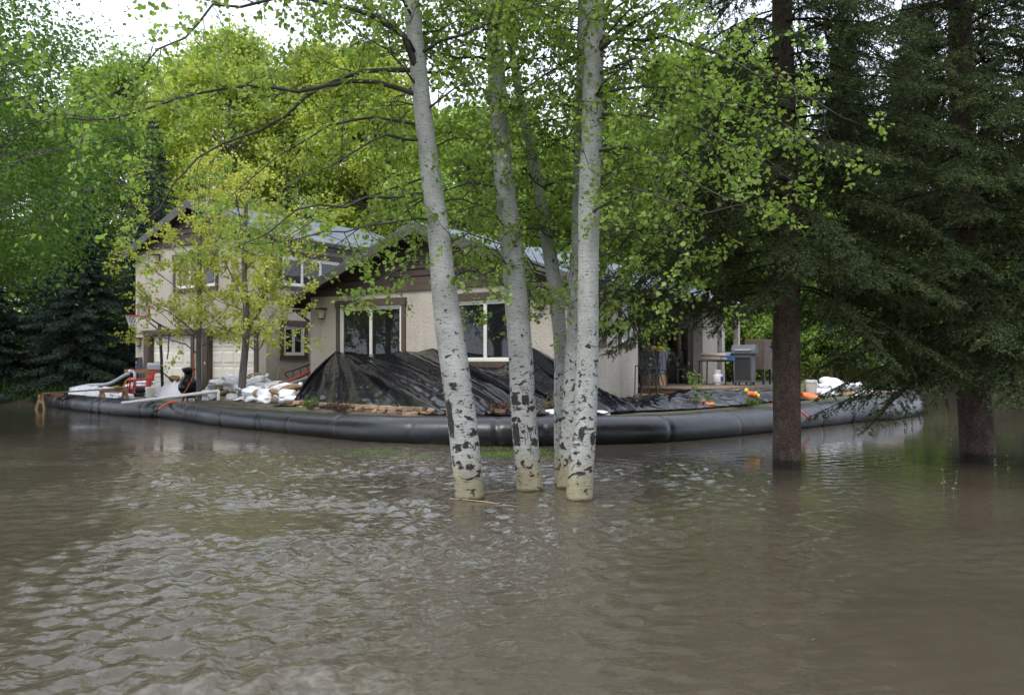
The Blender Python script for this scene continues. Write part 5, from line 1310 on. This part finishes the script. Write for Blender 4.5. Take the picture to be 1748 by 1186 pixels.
# snowshoe against the garage side wall
t = thing('snowshoe', 'rattan snowshoe leaning against the garage side wall', 'snowshoe', hw(-11.2, .42, .45)); 
pts = []; 
for a in np.linspace(0, 6.2832, 29):
    z = .42 + .42 * math.cos(a); w = .17 * abs(math.sin(a)) ** .8 * (1.0 if math.cos(a) > -.3 else .8) * math.copysign(1, math.sin(a)); pts.append(Vector((0, 0, 0)) + LY * w + LX * (-.10 * z) + Vector((0, 0, z)))
MB().tube(pts, .013, 6, cap=False).build('rim', M_rattan, t)
mb = MB()
for k in range(7): z = .16 + k * .09; w = .14; mb.tube([LY * -w + LX * (-.1 * z) + Vector((0, 0, z)), LY * w + LX * (-.1 * (z + .04)) + Vector((0, 0, z + .04))], .005, 4)
for k in (-.07, 0, .07): mb.tube([LY * k + LX * -.02 + Vector((0, 0, .1)), LY * k + LX * -.08 + Vector((0, 0, .78))], .005, 4)
mb.build('lacing', M_rattan, t)
# front steps with iron rail
sp = hw(-10.0, .3, .0); t = thing('front_steps', 'low stone front steps with a curled iron handrail beside the black sheet', 'steps', sp, HROT)
for k in range(3): MB().b(-1.1, .5, k * .32, 1.6, .40 + k * .15, .549 + k * .15).build('step', M_stone, t, bevel=.01)
mb = MB(); rail = [(-.28, -.42, 1.02), (-.34, -.5, 1.10), (-.30, -.44, 1.18), (-.2, -.3, 1.22), (.05, .2, 1.42), (.2, .5, 1.52)]; mb.tube(catmull([Vector(q) for q in rail], .05), .022, 6); mb.build('handrail', M_rust, t)
for (x, y_, z1) in ((-.2, -.3, 1.2), (-.1, -.1, 1.29), (.0, .1, 1.37), (.1, .3, 1.44)): MB().tube([(x, y_, .4), (x, y_, z1)], .014, 6).build('baluster', M_rust, t)
MB().tube([(-.2, -.3, .78), (.1, .3, .98)], .014, 6).build('lower_rail', M_rust, t)

# ============================================================ THINGS ON THE DECK
def dk(x, y, z=.812): return hw(x, y, z)
t = thing('barbecue_grill', 'grey cabinet barbecue with closed lid standing on the deck edge', 'barbecue', dk(1.55, 6.5), HROT + R(8))
mb = MB(); mb.b(-.02, .02, -.36, -.32, .09, .86); mb.b(.44, .48, -.36, -.32, .09, .86); mb.b(.022, .438, -.36, -.325, .80, .86); mb.b(.022, .438, -.36, -.325, .09, .15); mb.b(-.02, .48, -.318, .22, .09, .12); mb.b(-.02, .48, .20, .22, .122, .86); mb.b(-.02, 0, -.318, .198, .122, .86); mb.b(.46, .48, -.318, .198, .122, .86); mb.build('cabinet', M_grey, t)
MB().b(.022, .438, -.318, -.306, .152, .798).build('cabinet_door', M_black, t)
mb = MB(); pr = [(-.30, 0), (.24, 0), (.24, .12), (.15, .26), (-.12, .27), (-.27, .14)]
for x in (-.12, .56): mb.v += [(x, y_ - .03, .905 + z_) for y_, z_ in pr]
m_ = len(pr); mb.f += [(k, (k + 1) % m_, m_ + (k + 1) % m_, m_ + k) for k in range(m_)] + [tuple(range(m_))[::-1], tuple(range(m_, 2 * m_))]; mb.build('lid', M_grey, t, bevel=.02)
MB().b(-.14, .58, -.36, .24, .862, .90).build('firebox_rim', M_black, t); MB().b(-.52, -.145, -.30, .20, .865, .895).build('side_shelf', M_lgrey, t)
MB().tube([(0, -.36, 1.02), (.44, -.36, 1.02)], .013, 8).build('lid_handle', M_lgrey, t)
for x in (.02, .44):
    for y_ in (-.30, .18): MB().tube([(x - .02, y_, .045), (x + .02, y_, .045)], .042, 12).build('wheel', M_black, t)
t = thing('propane_tank', 'white propane cylinder with a blue label in front of the barbecue', 'gas cylinder', dk(1.02, 6.35))
MB().lathe([(.11, 0), (.11, .025), (.10, .03), (.135, .06), (.152, .11), (.152, .25), (.13, .31), (.06, .34), (.04, .345)], 22).build('cylinder', M_pvc, t, smooth=True)
mb = MB()
for a0, a1 in ((.5, 2.6), (3.6, 5.8)):
    n = 8; o_ = len(mb.v)
    for a in np.linspace(a0, a1, n + 1): mb.v += [(.10 * math.cos(a), .10 * math.sin(a), .325), (.105 * math.cos(a), .105 * math.sin(a), .45)]
    mb.f += [(o_ + 2 * k, o_ + 2 * k + 2, o_ + 2 * k + 3, o_ + 2 * k + 1) for k in range(n)]
mb.build('guard_collar', M_pvc, t); MB().lathe([(.03, .345), (.03, .40), (.015, .41)], 10).build('valve', M_lgrey, t)
mb = MB(); n = 8; a0 = -2.0
for a in np.linspace(-1.3, -.25, n + 1): mb.v += [(.1545 * math.cos(a), .1545 * math.sin(a), .11), (.1545 * math.cos(a), .1545 * math.sin(a), .25)]
mb.f += [(2 * k, 2 * k + 2, 2 * k + 3, 2 * k + 1) for k in range(n)]; mb.build('label_band', M_blue, t)
t = thing('patio_table', 'dark metal patio table carrying folded cushions', 'table', dk(.75, 6.9), HROT)
MB().b(-.45, .45, -.35, .35, .68, .71).build('table_top', M_black, t)
for sx in (-1, 1):
    for sy in (-1, 1): MB().bar((sx * .40, sy * .30, .68), (sx * .42, sy * .32, 0), .03).build('leg', M_black, t)
for k, (dx, z, s) in enumerate(((0, .715, 1.0), (-.03, .835, 1.05))):
    mb = MB().box((0, 0, .055), (.62 * s, .55, .11)); o_ = mb.build('seat_cushion', M_cush, bevel=.045); o_.location = dk(.72 + dx, 6.85, .812 + z); o_.rotation_euler = (0, R(2), HROT + .05 * k)
    tag(o_, ('upper' if k else 'lower') + ' tan seat cushion in the stack on the patio table', 'cushion')
t = thing('cool_box', 'small blue cool box with white lid standing behind the cushions', 'cool box', dk(.95, 7.25, 1.522), HROT)
MB().b(-.17, .17, -.12, .12, .0, .20).build('body', M_blue, t, bevel=.015); MB().b(-.175, .175, -.125, .125, .202, .25).build('lid', M_lgrey, t, bevel=.01); MB().b(-.12, .12, -.1, .1, .251, .27).build('handle', M_blue, t)
MB()
# dark umbrella, shelf and boxes, added to deepen the shade under the porch roof
t = thing('added_umbrella', 'folded dark patio umbrella added to darken the porch corner', 'umbrella', dk(-.6, 7.2)); MB().tube([(0, 0, 0), (0, 0, 2.3)], .02, 8).build('pole', M_black, t); MB().lathe([(.03, .75), (.10, .8), (.09, 1.5), (.05, 2.2), (.01, 2.3)], 14).build('canopy', M_trim, t, smooth=True)
t = thing('added_shelf', 'dark timber shelf unit added to darken the porch wall', 'shelf', dk(-1.2, 7.45), HROT)
for z in (.05, .6, 1.15, 1.7): MB().b(-.9, .9, -.2, .2, z, z + .03).build('shelf_board', M_soffit, t)
for x in (-.88, .88): MB().b(x - .02, x + .02, -.198, .198, 0, 1.75).build('side_panel', M_soffit, t)
for k, (x, z, w, h, m) in enumerate(((-.6, .081, .4, .4, M_bin), (.3, .081, .5, .35, M_trim), (-.3, .631, .6, .3, M_black), (.5, .631, .35, .4, M_bin), (0, 1.181, .5, .35, M_trim))):
    b2_ = MB().b(-w / 2, w / 2, -.17, .17, 0, h).build('added_box', m, bevel=.015); b2_.location = dk(-1.2, 7.45) + LX * x + Vector((0, 0, z)); b2_.rotation_euler.z = HROT
    tag(b2_, ('grey box at the left end of the low shelf', 'brown box on the low shelf of the unit', 'wide black box on the second shelf', 'grey box at the end of the second shelf', 'brown box on the third shelf of the unit')[k] + ' added to darken the porch', 'box')
# iron chairs, stacked and leaning
def iron_chair(label, group):
    t = thing('iron_chair', label, 'chair', (0, 0, 0), 0, group)
    mb = MB(); mb.tube([(.22 * math.cos(a), .21 * math.sin(a), .45) for a in np.linspace(0, 6.2832, 17)], .013, 5)
    for k in range(-3, 4): y = k * .055; w = math.sqrt(max(0, .21 ** 2 - y * y)); mb.tube([(-w, y, .45), (w, y, .45)], .007, 4)
    mb.build('seat', M_black, t)
    mb = MB(); mb.tube(catmull([Vector(q) for q in ((-.2, .15, .45), (-.21, .22, .75), (-.14, .28, .98), (0, .29, 1.04), (.14, .28, .98), (.21, .22, .75), (.2, .15, .45))], .06), .013, 5)
    for x in (-.1, 0, .1): mb.tube([(x, .19, .46), (x * 1.1, .24, .75), (x * .8, .285, 1.0)], .008, 4)
    mb.build('backrest', M_black, t)
    for sx in (-1, 1):
        for sy in (-1, 1): MB().tube([(sx * .17, sy * .15, .45), (sx * .20, sy * .19, .2), (sx * .23, sy * .24, 0)], .013, 5).build('leg', M_black, t)
        MB().tube(catmull([Vector(q) for q in ((sx * .2, .2, .68), (sx * .27, .0, .68), (sx * .26, -.18, .66), (sx * .19, -.17, .46))], .06), .012, 5).build('armrest', M_black, t)
    return t
ic = iron_chair('black wrought iron chair, lowest of the leaning stack by the side wall', 'stacked iron chairs')
q0 = at(1108, 676, 21.0); q0.z = gz(q0.x, q0.y)
for k in range(3):
    c_ = ic if k == 0 else copy_tree(ic); c_.location = q0 + Vector((.04 * k, .02 * k, .02 + .17 * k)); c_.rotation_euler = (R(3 * k), R(-4 * k), HROT + R(30 + 7 * k))
    if k: c_['label'] = ('black wrought iron chair in the middle of the leaning stack' if k == 1 else 'black wrought iron chair, topmost of the leaning stack')
c_ = copy_tree(ic); c_.location = dk(-.1, 6.0); c_.rotation_euler = (0, 0, HROT + R(70)); c_['label'] = 'single black wrought iron chair added by the table to darken the porch'  # this chair and the next are added as dark clutter for porch shade
c_ = copy_tree(ic); c_.location = dk(.2, 4.1); c_.rotation_euler = (0, 0, HROT + R(200)); c_['label'] = 'single black wrought iron chair added to darken the near end of the deck'
q1 = at(1094, 682, 20.4); q1.z = gz(q1.x, q1.y); t = thing('metal_frame', 'bare black metal frame leaning beside the stacked iron chairs', 'frame', q1, HROT)
fr = [(-.2, .05, 0), (-.26, .22, .85), (.12, .22, .9), (.18, .05, .05)]
for a, b in zip(fr, fr[1:] + fr[:1]): MB().tube([a, b], .014, 6).build('bar', M_black, t)
t = thing('storage_bin', 'tall grey plastic storage bin on the deck behind the iron chairs', 'bin', dk(-.35, 4.9, 1.14), HROT)
mb = MB(); mb.add([(-.28, -.24, 0), (.28, -.24, 0), (.28, .24, 0), (-.28, .24, 0), (-.33, -.29, .62), (.33, -.29, .62), (.33, .29, .62), (-.33, .29, .62)], [(3, 2, 1, 0), (4, 5, 6, 7), (0, 1, 5, 4), (1, 2, 6, 5), (2, 3, 7, 6), (3, 0, 4, 7)]); mb.build('tub', M_bin, t, bevel=.02); MB().b(-.35, .35, -.31, .31, .622, .66).build('lid', M_bin, t, bevel=.012)
t = thing('cardboard_box', 'brown cardboard box under the grey storage bin', 'box', dk(-.35, 4.9), HROT); MB().b(-.3, .3, -.25, .25, 0, .322).build('box_body', M_card, t, bevel=.006); MB().b(-.03, .03, -.253, -.251, .0, .32).build('tape', M_cush, t)
t = thing('cardboard_box', 'small cardboard box on top of the grey storage bin', 'box', dk(-.45, 4.85, 1.802), HROT); MB().b(-.16, .14, -.15, .15, 0, .15).build('box_body', M_card, t, bevel=.006); MB().b(-.02, .02, -.152, -.1505, .0, .149).build('tape', M_cush, t)
t = thing('hard_hat', 'yellow hard hat lying on the grey storage bin', 'helmet', dk(-.15, 4.95, 1.802)); MB().lathe([(.135, 0), (.13, .04), (.11, .10), (.06, .14), (.01, .15)], 16).build('shell', M_yellow, t, smooth=True); MB().lathe([(.137, .0), (.165, .0), (.165, .012), (.137, .012)], 16, cap=False).build('brim', M_yellow, t)
t = thing('screen_panel', 'dark framed screen leaning in the porch recess', 'panel', dk(-1.3, 5.3), HROT); MB().bar((0, 0, 0), (-.4, 0, 1.9), .8, .02, up=(0, 1, 0)).build('mesh_sheet', M_black, t)
for y_ in (-.41, .41): MB().bar((.02, y_, 0), (-.40, y_, 1.95), .04).build('frame_bar', M_lgrey, t)
o = string_sheet('white_sheet', [(dk(2.0, 8.5, 2.0), dk(2.15, 8.4, .85)), (dk(2.05, 8.8, 2.02), dk(2.3, 8.8, .82)), (dk(2.1, 9.1, 1.98), dk(2.3, 9.2, .8)), (dk(2.1, 9.5, 1.9), dk(2.2, 9.7, .8))], 60, 40, 9, .06, [(3.1, 1), (6.3, .5)], -.06, M_wsheet, crum=.04)
tag(o, 'white cloth hanging from a frame at the far end of the deck', 'cloth')
t = thing('patio_cabinet', 'dark brown cabinet on posts beyond the barbecue', 'cabinet', dk(1.75, 7.75), HROT); MB().b(-.3, .3, -.35, .35, .45, 1.35).build('cabinet_body', M_trim, t, bevel=.01)
for sx in (-1, 1):
    for sy in (-1, 1): MB().b(sx * .26 - .03, sx * .26 + .03, sy * .3 - .03, sy * .3 + .03, 0, .449).build('leg', M_black, t)

# ============================================================ IN THE WATER
for k, (a, b) in enumerate((((768, 850, .01), (886, 865, .01)), ((822, 842, .012), (864, 838, .012)))):
    A, B = gp(*a), gp(*b); tag(MB().tube([A, A.lerp(B, .5) + Vector((0, .02, .006)), B], [.004, .006, .003], 6).build('drift_reed', M_rattan, smooth=True), ('long' if k == 0 else 'short') + ' straw-coloured reed floating against the leaning aspen', 'reed')
def sprout(x, y, h, n, label):
    p = gp(x, y, 0); r = random.Random(int(x * 7 + y)); t = thing('sapling', label, 'sapling', p, 0, 'green shoots in the water'); mb = MB(); P = []; D = []
    for k in range(n):
        b = Vector((r.gauss(0, .1) * (n > 1), r.gauss(0, .1) * (n > 1), -.1)); e = b + Vector((r.gauss(0, .04), r.gauss(0, .04), h * r.uniform(.6, 1.0) + .1)); mb.tube([b, b.lerp(e, .5) + rv(r, .01), e], [.006, .004, .002], 4, cap=False)
        for _ in range(int(8 * h / .3)): q = b.lerp(e, r.uniform(.35, 1)); P.append(tuple(q)); D.append(tuple(rv(r, .6) + Vector((0, 0, .3))))
    mb.build('stem', M_greybark, t); tag(link('leaves', leaf_mesh('leaves', P, D, np.full(len(P), .035), 5, 'diamond'), L_aspen, t), kind='stuff')
for x, y, h, n in ((1500, 798, .25, 5), (1518, 795, .2, 4), (1562, 790, .75, 1), (1622, 770, .45, 1), (1455, 800, .2, 2), (1625, 840, .3, 2), (1393, 812, .25, 1), (1203, 790, .2, 1), (1705, 800, .25, 2), (926, 800, .25, 1)):
    sprout(x, y, h, n, 'thin green leafy shoot standing in the shallow water')

g2 = np.random.default_rng(5); n_ = 240
P_ = np.stack([g2.uniform(-6, 5, n_), 3.2 + 11 * g2.random(n_) ** 1.2, np.full(n_, .016)], 1); D_ = g2.normal(size=(n_, 3)); D_[:, 2] = 0
o = link('floating_debris', leaf_mesh('floating_debris', P_, D_, g2.uniform(.010, .030, n_), 3, 'diamond', flat=6.0), L_brush); tag(o, 'bud scales and leaf scraps floating on the flood water', 'debris', kind='stuff')
